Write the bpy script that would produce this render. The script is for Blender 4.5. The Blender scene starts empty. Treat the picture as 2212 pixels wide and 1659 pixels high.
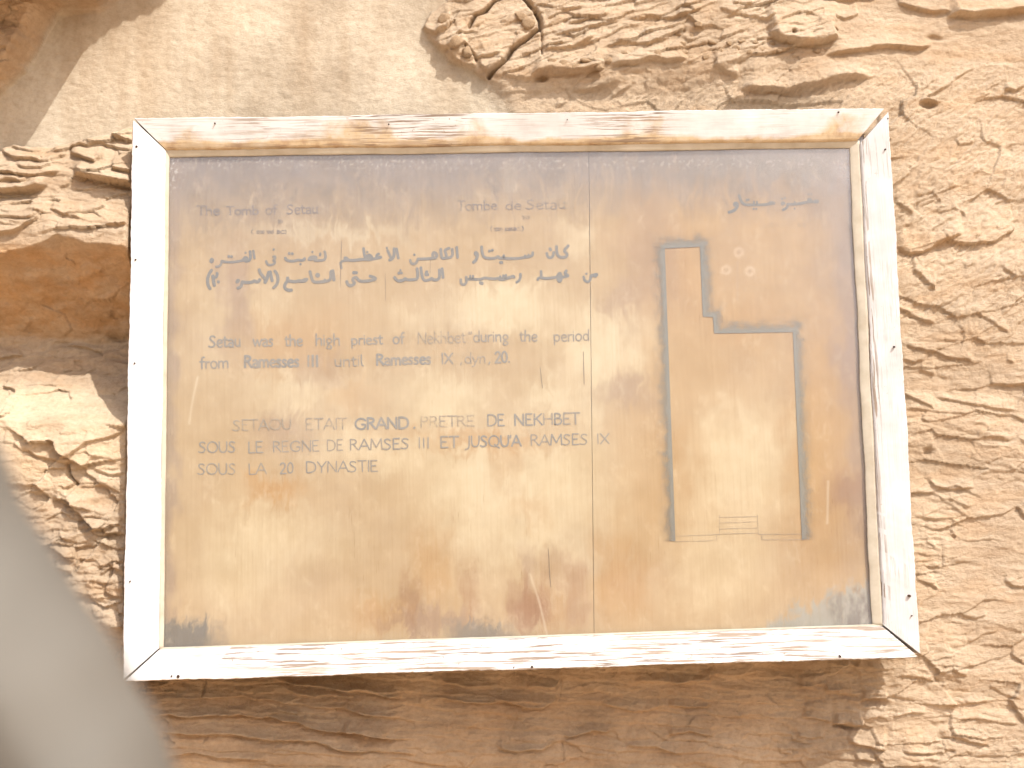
import bpy, bmesh, math, random
import numpy as np
from mathutils import Vector

sc = bpy.context.scene
rng = random.Random(7)

# ------------------------------------------------------------------ camera, sky, sun, exposure
CX, CY, CZ = -0.088, -1.995, -0.256
PITCH, YAW, ROLL = 0.128, 0.038, -0.026
FPX = 2800.0            # focal length in pixels of a 2212 x 1659 picture
fw = np.array([math.sin(YAW)*math.cos(PITCH), math.cos(YAW)*math.cos(PITCH), math.sin(PITCH)])
rt = np.cross(fw, [0, 0, 1]); rt /= np.linalg.norm(rt)
up = np.cross(rt, fw)
R2 = rt*math.cos(ROLL) + up*math.sin(ROLL)
U2 = -rt*math.sin(ROLL) + up*math.cos(ROLL)
CAM = np.array([CX, CY, CZ])

cam = bpy.data.cameras.new('camera')
co = bpy.data.objects.new('camera', cam)
sc.collection.objects.link(co)
from mathutils import Matrix
M = Matrix(((R2[0], U2[0], -fw[0], CX), (R2[1], U2[1], -fw[1], CY), (R2[2], U2[2], -fw[2], CZ), (0, 0, 0, 1)))
co.matrix_world = M
cam.sensor_fit = 'HORIZONTAL'
cam.sensor_width = 36.0
cam.lens = 36.0*FPX/2212.0
cam.clip_start = 0.02
cam.clip_end = 500
cam.dof.use_dof = True
cam.dof.focus_distance = 2.05
cam.dof.aperture_fstop = cam.lens/14.0
sc.camera = co

SUN_TO = Vector((0.62, -0.85, 1.12)).normalized()      # direction towards the sun
w = bpy.data.worlds.new('World'); sc.world = w; w.use_nodes = True
wn = w.node_tree.nodes; wl = w.node_tree.links
bgn = wn['Background']
sky = wn.new('ShaderNodeTexSky'); sky.sky_type = 'NISHITA'; sky.sun_disc = False
sky.sun_elevation = math.asin(SUN_TO.z)
sky.sun_rotation = math.atan2(SUN_TO.x, SUN_TO.y)
sky.dust_density = 4.0
wl.new(sky.outputs[0], bgn.inputs[0]); bgn.inputs[1].default_value = 0.15
sun = bpy.data.lights.new('sun', 'SUN'); sun.energy = 3.45; sun.angle = math.radians(0.55)
sun.color = (1.0, 0.975, 0.935)
so = bpy.data.objects.new('sun', sun); sc.collection.objects.link(so)
so.rotation_euler = SUN_TO.to_track_quat('Z', 'Y').to_euler()
sc.view_settings.view_transform = 'Standard'
sc.view_settings.look = 'None'
sc.view_settings.exposure = 0.58
sc.view_settings.gamma = 1.0
sc.cycles.use_denoising = True
sc.cycles.max_bounces = 8
sc.cycles.diffuse_bounces = 5
sc.cycles.transparent_max_bounces = 16
sc.cycles.caustics_reflective = False

# ------------------------------------------------------------------ helpers
def ray_at(u, v, Y):
    """point where the sight line through picture point (u, v) of the 2212 px wide plan meets the plane y = Y"""
    d = fw*FPX + R2*(u-1106.0) - U2*(v-829.5)
    t = (Y-CAM[1])/d[1]
    return CAM + d*t
def xz(u, v, Y):
    p = ray_at(u, v, Y); return (p[0], p[2])
def uv_of(x, y, z):
    dx, dy, dz = x-CAM[0], y-CAM[1], z-CAM[2]
    f = dx*fw[0]+dy*fw[1]+dz*fw[2]
    return (1106.0+FPX*(dx*R2[0]+dy*R2[1]+dz*R2[2])/f, 829.5-FPX*(dx*U2[0]+dy*U2[1]+dz*U2[2])/f)

def link(name, me, mat=None, parent=None):
    o = bpy.data.objects.new(name, me); sc.collection.objects.link(o)
    if mat: me.materials.append(mat)
    if parent: o.parent = parent
    return o
def mesh_np(name, verts, faces, smooth=True):
    me = bpy.data.meshes.new(name)
    verts = np.asarray(verts, np.float32); faces = np.asarray(faces, np.int32)
    n = faces.shape[1]
    me.vertices.add(len(verts)); me.vertices.foreach_set('co', verts.ravel())
    me.loops.add(faces.size); me.loops.foreach_set('vertex_index', faces.ravel())
    me.polygons.add(len(faces))
    me.polygons.foreach_set('loop_start', np.arange(0, faces.size, n, dtype=np.int32))
    me.update(calc_edges=True)
    me.polygons.foreach_set('use_smooth', np.full(len(faces), smooth))
    return me
def grid_faces(nx, ny):
    i = np.arange(nx-1)[None, :] + nx*np.arange(ny-1)[:, None]
    return np.stack([i, i+1, i+1+nx, i+nx], -1).reshape(-1, 4)
def add_col(me, name, arr):
    a = me.color_attributes.new(name, 'FLOAT_COLOR', 'POINT')
    arr = np.asarray(arr, np.float32)
    if arr.shape[1] == 3: arr = np.c_[arr, np.ones(len(arr), np.float32)]
    a.data.foreach_set('color', arr.ravel())

# noise in numpy
def _hash(ix, iy, seed):
    h = (ix*374761393 + iy*668265263 + seed*1442695041) & 0xffffffff
    h = ((h ^ (h >> 13))*1274126177) & 0xffffffff
    h = ((h ^ (h >> 16))*2246822519) & 0xffffffff
    return (h ^ (h >> 15)) & 0xffffffff
def rnd(ix, iy, seed): return _hash(ix.astype(np.int64), iy.astype(np.int64), seed)/4294967296.0
def perlin(x, y, seed=0):
    xi = np.floor(x); yi = np.floor(y); xf = x-xi; yf = y-yi
    def g(ox, oy):
        a = rnd(xi+ox, yi+oy, seed)*2*np.pi
        return np.cos(a)*(xf-ox)+np.sin(a)*(yf-oy)
    sx = xf*xf*xf*(xf*(xf*6-15)+10); sy = yf*yf*yf*(yf*(yf*6-15)+10)
    a = g(0, 0); b = g(1, 0); c = g(0, 1); d = g(1, 1)
    return ((a+(b-a)*sx)*(1-sy)+(c+(d-c)*sx)*sy)*1.5
def fbm(x, y, seed=0, n=4, gain=.5):
    s = 0; a = 1.0
    for k in range(n):
        s = s + a*perlin(x*2**k+k*17.3, y*2**k-k*9.1, seed+k*31); a *= gain
    return s
def facets(x, y, seed, tilt=1.0):
    """nearest-cell planar facets; returns height and distance to the cell border"""
    xi = np.floor(x); yi = np.floor(y)
    d1 = np.full(x.shape, 9.0); d2 = np.full(x.shape, 9.0); h = np.zeros(x.shape)
    for ox in (-1, 0, 1):
        for oy in (-1, 0, 1):
            cx_ = xi+ox; cy_ = yi+oy
            px = cx_+rnd(cx_, cy_, seed); py = cy_+rnd(cx_, cy_, seed+1)
            dx = x-px; dy = y-py; d = dx*dx+dy*dy
            hh = .42*(rnd(cx_, cy_, seed+2)-.5) + tilt*((rnd(cx_, cy_, seed+3)-.5)*2*dx+(rnd(cx_, cy_, seed+4)-.25)*2*dy)
            near = d < d1
            d2 = np.where(near, d1, np.minimum(d2, d)); h = np.where(near, hh, h); d1 = np.where(near, d, d1)
    return h, np.sqrt(d2)-np.sqrt(d1)
def strata(s, t, seed, thick=1.0):
    """stacked beds along s (down); a bed swells downwards and ends in an undercut"""
    k = np.floor(s/thick); f = s/thick-k
    cut = .35+.5*rnd(k, k*0+3, seed)
    f2 = np.clip(f, 0, 1)
    j = (rnd(k, k*0, seed)-.5)
    along = perlin(t, k*7.7, seed+5)
    prof = np.power(f2, .6)*(1-np.clip((f2-.86)/.14, 0, 1)**2)
    return (j*.9+along*.9)+prof*(.5+cut)
def sstep(a, b, x):
    t = np.clip((x-a)/(b-a), 0, 1); return t*t*(3-2*t)
def masked(mask, fn, *arrs):
    m = mask > 1e-3; out = np.zeros(mask.shape)
    if m.any(): out[m] = fn(*[a[m] for a in arrs])*mask[m]
    return out
def poly_sd(u, v, pts):
    """signed distance to a closed polygon, negative inside"""
    d = np.full(u.shape, 1e9); inside = np.zeros(u.shape, bool)
    n = len(pts)
    for i in range(n):
        x0, y0 = pts[i]; x1, y1 = pts[(i+1) % n]
        ex, ey = x1-x0, y1-y0
        t = np.clip(((u-x0)*ex+(v-y0)*ey)/(ex*ex+ey*ey+1e-9), 0, 1)
        d = np.minimum(d, (u-x0-t*ex)**2+(v-y0-t*ey)**2)
        if y0 != y1:
            c = ((y0 > v) != (y1 > v)) & (u < (x1-x0)*(v-y0)/(y1-y0)+x0)
            inside ^= c
    d = np.sqrt(d)
    return np.where(inside, -d, d)
def line_d(u, v, pts):
    d = np.full(u.shape, 1e9)
    for (x0, y0), (x1, y1) in zip(pts[:-1], pts[1:]):
        ex, ey = x1-x0, y1-y0
        t = np.clip(((u-x0)*ex+(v-y0)*ey)/(ex*ex+ey*ey+1e-9), 0, 1)
        d = np.minimum(d, (u-x0-t*ex)**2+(v-y0-t*ey)**2)
    return np.sqrt(d)

# node helpers
def new_mat(name):
    m = bpy.data.materials.new(name); m.use_nodes = True
    nt = m.node_tree; b = nt.nodes['Principled BSDF']
    b.inputs['Specular IOR Level'].default_value = 0.2
    return m, nt, b
def N(nt, t, **kw):
    n = nt.nodes.new(t)
    for k, v in kw.items():
        if k in ('operation', 'blend_type', 'data_type', 'attribute_name', 'wave_type', 'feature', 'bands_direction'): setattr(n, k, v)
        else: n.inputs[k].default_value = v
    return n
def ramp(nt, fac, stops):
    r = nt.nodes.new('ShaderNodeValToRGB'); e = r.color_ramp.elements
    while len(e) < len(stops): e.new(0.5)
    for i, (p, c) in enumerate(stops):
        e[i].position = p; e[i].color = (c, c, c, 1) if not isinstance(c, tuple) else (*c, 1)
    nt.links.new(fac, r.inputs[0]); return r.outputs[0]
def mixc(nt, fac, a, b, mode='MIX'):
    m = nt.nodes.new('ShaderNodeMix'); m.data_type = 'RGBA'; m.blend_type = mode
    for s, x in ((0, fac), (6, a), (7, b)):
        if hasattr(x, 'links'): nt.links.new(x, m.inputs[s])
        elif isinstance(x, tuple): m.inputs[s].default_value = (*x, 1)
        else: m.inputs[s].default_value = x
    return m.outputs[2]
def coords(nt, scale=(1, 1, 1)):
    t = nt.nodes.new('ShaderNodeTexCoord'); m = nt.nodes.new('ShaderNodeMapping')
    m.inputs['Scale'].default_value = scale
    nt.links.new(t.outputs['Object'], m.inputs[0]); return m.outputs[0]
def noise(nt, vec, scale, detail=4, rough=.6, dist=0):
    n = N(nt, 'ShaderNodeTexNoise', Scale=scale, Detail=detail, Roughness=rough, Distortion=dist)
    nt.links.new(vec, n.inputs['Vector']); return n.outputs['Fac']
def attr(nt, name):
    a = nt.nodes.new('ShaderNodeAttribute'); a.attribute_name = name; return a.outputs['Color']
def bump(nt, b, h, strength, dist):
    n = N(nt, 'ShaderNodeBump', Strength=strength, Distance=dist)
    nt.links.new(h, n.inputs['Height']); nt.links.new(n.outputs[0], b.inputs['Normal'])

# ------------------------------------------------------------------ materials
def sandstone(name, plaster=False):
    m, nt, b = new_mat(name)
    c = coords(nt)
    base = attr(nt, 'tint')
    n1 = noise(nt, c, 6, 5, .6)
    f1 = ramp(nt, n1, [(.35, (.84, .82, .80)), (.5, (1, 1, 1)), (.68, (1.12, 1.13, 1.14))])
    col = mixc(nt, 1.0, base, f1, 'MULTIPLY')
    n2 = noise(nt, c, 120, 5, .7)
    f2 = ramp(nt, n2, [(.3, (.80, .78, .74)), (.55, (1, 1, 1)), (.75, (1.1, 1.1, 1.1))])
    col = mixc(nt, .75, col, f2, 'MULTIPLY')
    if plaster:
        cs = coords(nt, (6, 6, .6))
        st = noise(nt, cs, 1.6, 4, .6)
        fs = ramp(nt, st, [(.36, (.86, .80, .74)), (.52, (1, 1, 1)), (.66, (1.1, 1.12, 1.15))])
        col = mixc(nt, .9, col, fs, 'MULTIPLY')
    else:
        cb = coords(nt, (1.2, 1.2, 14))
        st = noise(nt, cb, 3, 5, .6, .5)
        fs = ramp(nt, st, [(.38, (.9, .84, .78)), (.55, (1, 1, 1)), (.7, (1.06, 1.06, 1.08))])
        col = mixc(nt, .6, col, fs, 'MULTIPLY')
    nt.links.new(col, b.inputs['Base Color'])
    b.inputs['Roughness'].default_value = .95
    b.inputs['Specular IOR Level'].default_value = .08
    cd = coords(nt, (1, 1, 1.8))
    hb = N(nt, 'ShaderNodeMath', operation='ADD')
    nt.links.new(noise(nt, cd, 240, 6, .75), hb.inputs[0]); nt.links.new(noise(nt, cd, 60, 5, .7), hb.inputs[1])
    bump(nt, b, hb.outputs[0], .75 if not plaster else .6, .0026 if not plaster else .0018)
    return m
MAT_ROCK = sandstone('sandstone')
MAT_PLASTER = sandstone('mud_plaster', True)

# ------------------------------------------------------------------ cliff behind the sign
YB = 0.15               # base plane of the rock; D is how far the rock stands out of it
REF = 0.07              # plane on which the layout was read off
def r1(p): return [(x*.3418, y*.3418) for x, y in p]
def r2(p): return [(x*.3418+729, y*.3418) for x, y in p]
def r3(p): return [(x*.3418+1456, y*.3418) for x, y in p]
def r4(p): return [(x*.3418, y*.3418+540) for x, y in p]
def r5(p): return [(x*.3418+1456, y*.3418+540) for x, y in p]
def r7(p): return [(x*.3418+729, y*.3418+1092) for x, y in p]
def r8(p): return [(x*.3418+1456, y*.3418+1092) for x, y in p]
def s5(p): return [(x*.1464, y*.1464+243) for x, y in p]
def s8(p): return [(x*.2431+1674, y*.2431+1404) for x, y in p]
def s7(p): return [(x*.2441+270, y*.2441+1458) for x, y in p]

PLASTER = [(328, -900), (328, -400), (250, -40), (164, 0), (123, 31), (92, 96), (58, 154), (0, 205), (-60, 240), (-60, 335), (0, 328), (34, 318),
           (75, 322), (120, 318), (180, 305), (232, 290), (287, 273), (330, 300), (700, 320), (960, 300), (1105, 262), (1082, 215), (1058, 185), (1019, 157), (968, 130),
           (941, 99), (913, 61), (930, 30), (966, 0), (975, -60), (1000, -900)]
# undercut ledges: (points, how far the rock above the line stands out, how far up it fades in plan px)
LEDGES = [
 (s5([(215,560),(330,575),(540,625),(690,610)]), .010, 9),
 (s5([(0,590),(240,705),(330,735),(520,735),(620,765),(760,760),(900,690),(1090,650)]), .014, 14),
 (s5([(800,620),(950,625),(1100,560),(1260,520),(1350,545),(1480,480)]), .012, 14),
 (s5([(1085,655),(1250,690),(1420,755),(1560,660)]), .018, 18),
 (s5([(1590,310),(1700,370),(1950,465),(2100,500)]), .018, 12),
 (s5([(1500,520),(1700,560),(1950,610),(2100,620)]), .007, 12),
 (s5([(290,820),(400,850),(640,850),(760,800),(900,740)]), .010, 12),
 (s5([(-200,860),(0,890),(250,930),(430,990),(600,990),(700,940),(920,880)]), .012, 14),
 (s5([(-200,1000),(0,1020),(200,1010),(380,1060),(470,1030)]), .012, 10),
 (s5([(1080,930),(1250,960),(1450,1010),(1650,1050),(1950,1080),(2200,1090)]), .034, 26),
 (s5([(-300,1180),(0,1180),(150,1180),(400,1160),(700,1130),(780,1080)]), .028, 24),
 (s5([(1650,860),(1800,870),(1950,890),(2100,890)]), .018, 16),
 (s5([(0,1590),(150,1640),(380,1640),(600,1640),(700,1560)]), .010, 20),
 (s5([(800,1480),(1000,1560),(1150,1600),(1300,1640)]), .008, 20),
 (r1([(0,1520),(150,1500),(280,1420),(330,1290)]), .012, 30),
 (r2([(540,185),(620,220),(690,195),(720,130)]), .016, 22),
 (r2([(620,295),(680,335),(740,320),(810,285)]), .018, 24),
 (r2([(690,350),(760,400),(800,432),(880,452)]), .014, 20),
 (r2([(870,400),(960,380),(1050,350)]), .007, 14),
 (r2([(890,440),(960,490),(1060,400)]), .014, 16),
 (r2([(1060,510),(1150,515),(1210,520),(1300,520)]), .010, 10),
 (r2([(1290,365),(1400,355),(1500,320),(1620,270)]), .014, 14),
 (r2([(1210,500),(1280,485),(1400,490),(1560,490),(1700,468)]), .026, 26),
 (r2([(1700,440),(1850,442),(1960,412),(2110,418),(2212,400)]), .020, 22),
 (r2([(1450,195),(1600,155),(1720,120)]), .012, 12),
 (r2([(1300,160),(1420,100),(1560,60)]), .010, 12),
 (r2([(1700,330),(1850,300),(1960,310),(2120,260)]), .012, 14),
 (r2([(1830,170),(1960,130),(2100,150),(2300,90)]), .012, 14),
 (r2([(1350,250),(1500,240),(1640,200),(1800,150)]), .010, 12),
 (r2([(1480,600),(1600,590),(1700,565),(1790,540)]), .014, 20),
 (r2([(1720,640),(1790,600),(1850,560)]), .008, 10),
 (r2([(1000,600),(1150,590),(1300,600)]), .005, 12),
 (r2([(1380,700),(1450,670)]), .006, 10),
 (r2([(610,630),(700,650),(720,700)]), .012, 14),
 (r2([(510,680),(600,705),(680,725)]), .008, 8),
 (r2([(290,715),(380,735)]), .006, 6),
 (r3([(340,50),(480,45)]), .010, 12),
 (r3([(0,140),(60,130),(140,190),(200,210)]), .012, 14),
 (r3([(240,90),(400,110),(560,160),(640,120)]), .008, 22),
 (r3([(990,130),(1060,145),(1160,95)]), .010, 12),
 (r3([(560,230),(640,280),(750,310),(860,310),(970,285),(1035,240)]), .034, 60),
 (r3([(930,372),(1100,350),(1250,315),(1400,325),(1540,328),(1640,300)]), .020, 18),
 (r3([(380,585),(500,582),(680,600),(800,568),(900,545),(1050,522),(1250,500)]), .026, 55),
 (r3([(240,440),(330,485),(400,500)]), .014, 30),
 (r3([(1700,120),(1780,105),(1870,112),(2050,110),(2300,60)]), .030, 36),
 (r3([(1390,30),(1500,62),(1620,88),(1750,90)]), .014, 18),
 (r3([(900,20),(1100,10),(1300,-10)]), .014, 20),
 (r3([(1540,655),(1600,640),(1665,668)]), .012, 12),
 (r3([(1760,520),(1830,480),(1900,440)]), .006, 10),
 (r3([(1770,890),(1800,930),(1890,900)]), .009, 14),
 (r3([(1820,700),(1900,650),(1990,600)]), .006, 10),
 (r3([(1400,1280),(1500,1360)]), .012, 20),
 (r3([(1500,1240),(1620,1225),(1700,1290)]), .008, 14),
 (r3([(1640,1350),(1760,1320),(1850,1380)]), .009, 16),
 (r3([(1395,1560),(1480,1600),(1560,1600),(1700,1530),(1815,1480)]), .022, 60),
 (r3([(2080,560),(2150,580),(2212,560)]), .012, 14),
 (r5([(1300,330),(1430,380),(1550,440),(1660,485)]), .014, 18),
 (r5([(1450,595),(1600,645),(1740,680),(1850,682),(1920,712)]), .014, 18),
 (r5([(1440,690),(1520,705),(1600,695)]), .010, 12),
 (r5([(1450,900),(1560,965),(1660,1000)]), .012, 16),
 (r5([(1650,935),(1800,965),(2000,1000),(2212,1010)]), .012, 18),
 (r5([(1460,995),(1700,1015),(1880,1035)]), .009, 14),
 (r5([(1560,760),(1650,800),(1650,900)]), .009, 18),
 (r5([(1580,1275),(1655,1280)]), .008, 12),
 (r5([(1600,1430),(1650,1500),(1750,1520),(1900,1500)]), .012, 26),
 (r5([(1740,1570),(1870,1615),(1900,1610)]), .008, 12),
 (r5([(1500,130),(1600,210),(1660,260)]), .014, 30),
 (r5([(2060,110),(2160,180)]), .010, 18),
 (r5([(1900,400),(2000,460),(2120,520)]), .010, 14),
 (r5([(2090,700),(2150,730)]), .009, 12),
 (r8([(1760,150),(1810,215)]), .009, 16),
 (r8([(1610,235),(1665,265)]), .008, 10),
 (r8([(2090,460),(2140,500),(2300,520)]), .012, 16),
 (r8([(1540,470),(1620,500),(1680,545)]), .010, 20),
 (r8([(1800,700),(1900,720),(2000,690)]), .008, 16),
 (r8([(1850,870),(1950,820),(2050,800)]), .008, 16),
 (s8([(530,392),(650,388)]), .010, 14), (s8([(830,462),(1040,460)]), .014, 14),
 (s8([(600,712),(700,725),(780,722),(850,680)]), .018, 16), (s8([(1090,602),(1250,558),(1360,572)]), .014, 14),
 (s8([(710,862),(800,892),(930,902),(1040,905)]), .014, 24), (s8([(1150,922),(1400,920),(1560,905)]), .014, 24),
 (s8([(1490,782),(1640,792),(1800,832),(1900,852)]), .014, 18), (s8([(340,640),(440,645),(600,702)]), .012, 14),
 (s8([(770,1010),(950,1022)]), .009, 14), (s8([(120,972),(250,982)]), .009, 10),
 (s8([(1580,192),(1720,222)]), .012, 12), (s8([(1130,242),(1300,262),(1450,300)]), .012, 16),
 (s8([(1700,482),(1800,485),(1900,470)]), .008, 12), (s8([(320,380),(400,370),(540,330)]), .008, 14),
 (s8([(1900,330),(2100,420),(2212,440)]), .008, 14), (s8([(1650,620),(1900,650),(2212,640)]), .009, 16),
 (s8([(540,250),(620,240),(740,150)]), .008, 20), (s8([(300,820),(530,830)]), .009, 12),
 (s7([(-300,380),(230,372),(400,372),(520,398),(650,398),(800,388),(950,388),(1130,412),(1250,422),(1330,452),(1480,478),(1560,512),(1700,542),(1850,556),(2000,552),(2212,600),(2600,640)]), .017, 16),
 (s7([(200,260),(500,240),(740,232),(850,236),(980,232),(1080,266),(1250,280),(1380,300),(1520,302),(1660,332),(1780,342),(1900,346),(2050,396),(2212,406),(2500,430)]), .011, 16),
 (s7([(1220,72),(1330,92),(1450,132),(1560,136),(1800,166),(2000,192),(2212,202),(2500,260)]), .012, 14),
 (s7([(200,520),(430,536),(600,556),(760,566),(900,576),(1000,582),(1160,622),(1300,626),(1500,636),(1700,672),(1850,712),(2000,726),(2212,726)]), .013, 16),
 (s7([(200,760),(430,746),(560,736),(700,762),(850,776),(1000,796),(1230,822)]), .011, 14),
 (s7([(900,182),(1080,202)]), .006, 10), (s7([(1280,352),(1530,396)]), .008, 9), (s7([(1340,162),(1480,212),(1650,232),(2000,238)]), .010, 10),
 (s7([(1530,440),(1700,450),(1850,440)]), .005, 8), (s7([(400,180),(80,180)][::-1]), .005, 10),
 (r7([(0,1200),(130,1200),(400,1250)]), .008, 16), (r7([(0,1320),(150,1360),(380,1392)]), .010, 18),
 (r7([(0,1460),(200,1490),(300,1506)]), .010, 16), (r7([(620,1250),(800,1280),(950,1290),(1050,1272),(1180,1302),(1310,1312),(1440,1240)]), .012, 22),
 (r7([(0,1580),(250,1590),(500,1622)]), .008, 14), (r7([(1000,1560),(1150,1602),(1300,1592),(1430,1542)]), .010, 16),
 (r7([(1440,1502),(1500,1500),(1640,1466),(1760,1482)]), .010, 16), (r7([(1900,1140),(2100,1152),(2300,1170)]), .009, 14),
 (r7([(1200,1182),(1380,1172),(1430,1112)]), .008, 16), (r7([(1700,1300),(1900,1330),(2100,1300)]), .007, 14),
 (r7([(600,1130),(800,1180),(1000,1190)]), .007, 14), (r7([(1850,1560),(2050,1570),(2212,1620)]), .008, 14),
 (r8([(0,1170),(150,1150),(300,1130)]), .009, 14), (r8([(0,1300),(250,1310),(300,1300)]), .009, 14), (r8([(200,1130),(330,1090),(480,1100),(600,1080)]), .008, 16),
 (r8([(0,1480),(150,1470),(300,1500)]), .008, 14),
 (r4([(310,750),(400,730),(480,680)]), .006, 8), (r4([(250,720),(330,690)]), .005, 7),
 (r4([(180,990),(240,980)]), .004, 6), (r4([(140,1250),(250,1300),(430,1355),(480,1290),(620,1200),(800,1140)]), .008, 40),
 (r4([(-100,830),(10,850),(30,900)]), .012, 14), (r4([(0,1060),(30,1050),(60,1000)]), .014, 20),
 (r4([(340,1570),(450,1620),(600,1650)]), .010, 24), (r4([(600,1400),(700,1430),(800,1420)]), .007, 14),
 (r4([(500,1500),(640,1500),(790,1540)]), .007, 14),
 ([(60,1170),(120,1190),(165,1215)], .010, 20), ([(175,1130),(215,1160),(262,1150)], .008, 14), ([(190,1290),(225,1310),(265,1300)], .010, 16),
 ([(215,1240),(240,1225),(268,1235)], .007, 10), ([(120,1225),(160,1240),(180,1200)], .010, 16),
]
CRACKS = [
 (r2([(960,500),(1060,400),(1110,330),(1200,265),(1280,200),(1270,150),(1240,80),(1180,20),(1150,-40)]), 4.0, .024),
 (r2([(830,192),(870,120),(935,90),(990,30),(1050,0),(1080,-40)]), 3.0, .020),
 (r2([(1280,200),(1290,250),(1285,380)]), 1.8, .008),
 (r2([(800,300),(830,340),(880,400)]), 2.2, .010),
 (r2([(720,430),(705,520)]), 1.2, .003),
 (r4([(430,1355),(440,1420),(490,1480)]), 3, .012), (r4([(640,870),(640,900)]), 2, .004),
 (s7([(640,75),(650,140),(630,230)]), 2.5, .006), 
 (r7([(1440,1540),(1450,1650)]), 2, .004), (r7([(1430,1110),(1420,1250)]), 2, .003),
 (s5([(0,900),(430,985)]), 1.5, .006),
]
PITS = [(r3([(1600,670)]), 20, 9, .012), (r3([(730,237)]), 5, 4, .014), (r3([(1010,207)]), 4, 3, .012), (r1([(35,290)]), 13, 10, -.012), (r4([(620,350)]), 9, 7, .012),
        (r4([(600,470)]), 20, 10, .014), (r4([(230,520)]), 26, 9, .010), (r5([(1615,1270)]), 12, 9, .010), (r7([(1290,500+10)]), 1, 1, 0), (r2([(1290,510)]), 14, 7, .014),
        (r8([(820,1340)]), 1, 1, 0), (s8([(930,495)]), 22, 8, .010), (s8([(690,725)]), 18, 5, .010), (r3([(1640,250)]), 20, 6, .006), (r3([(2110,960)]), 8, 8, .004)]

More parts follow.
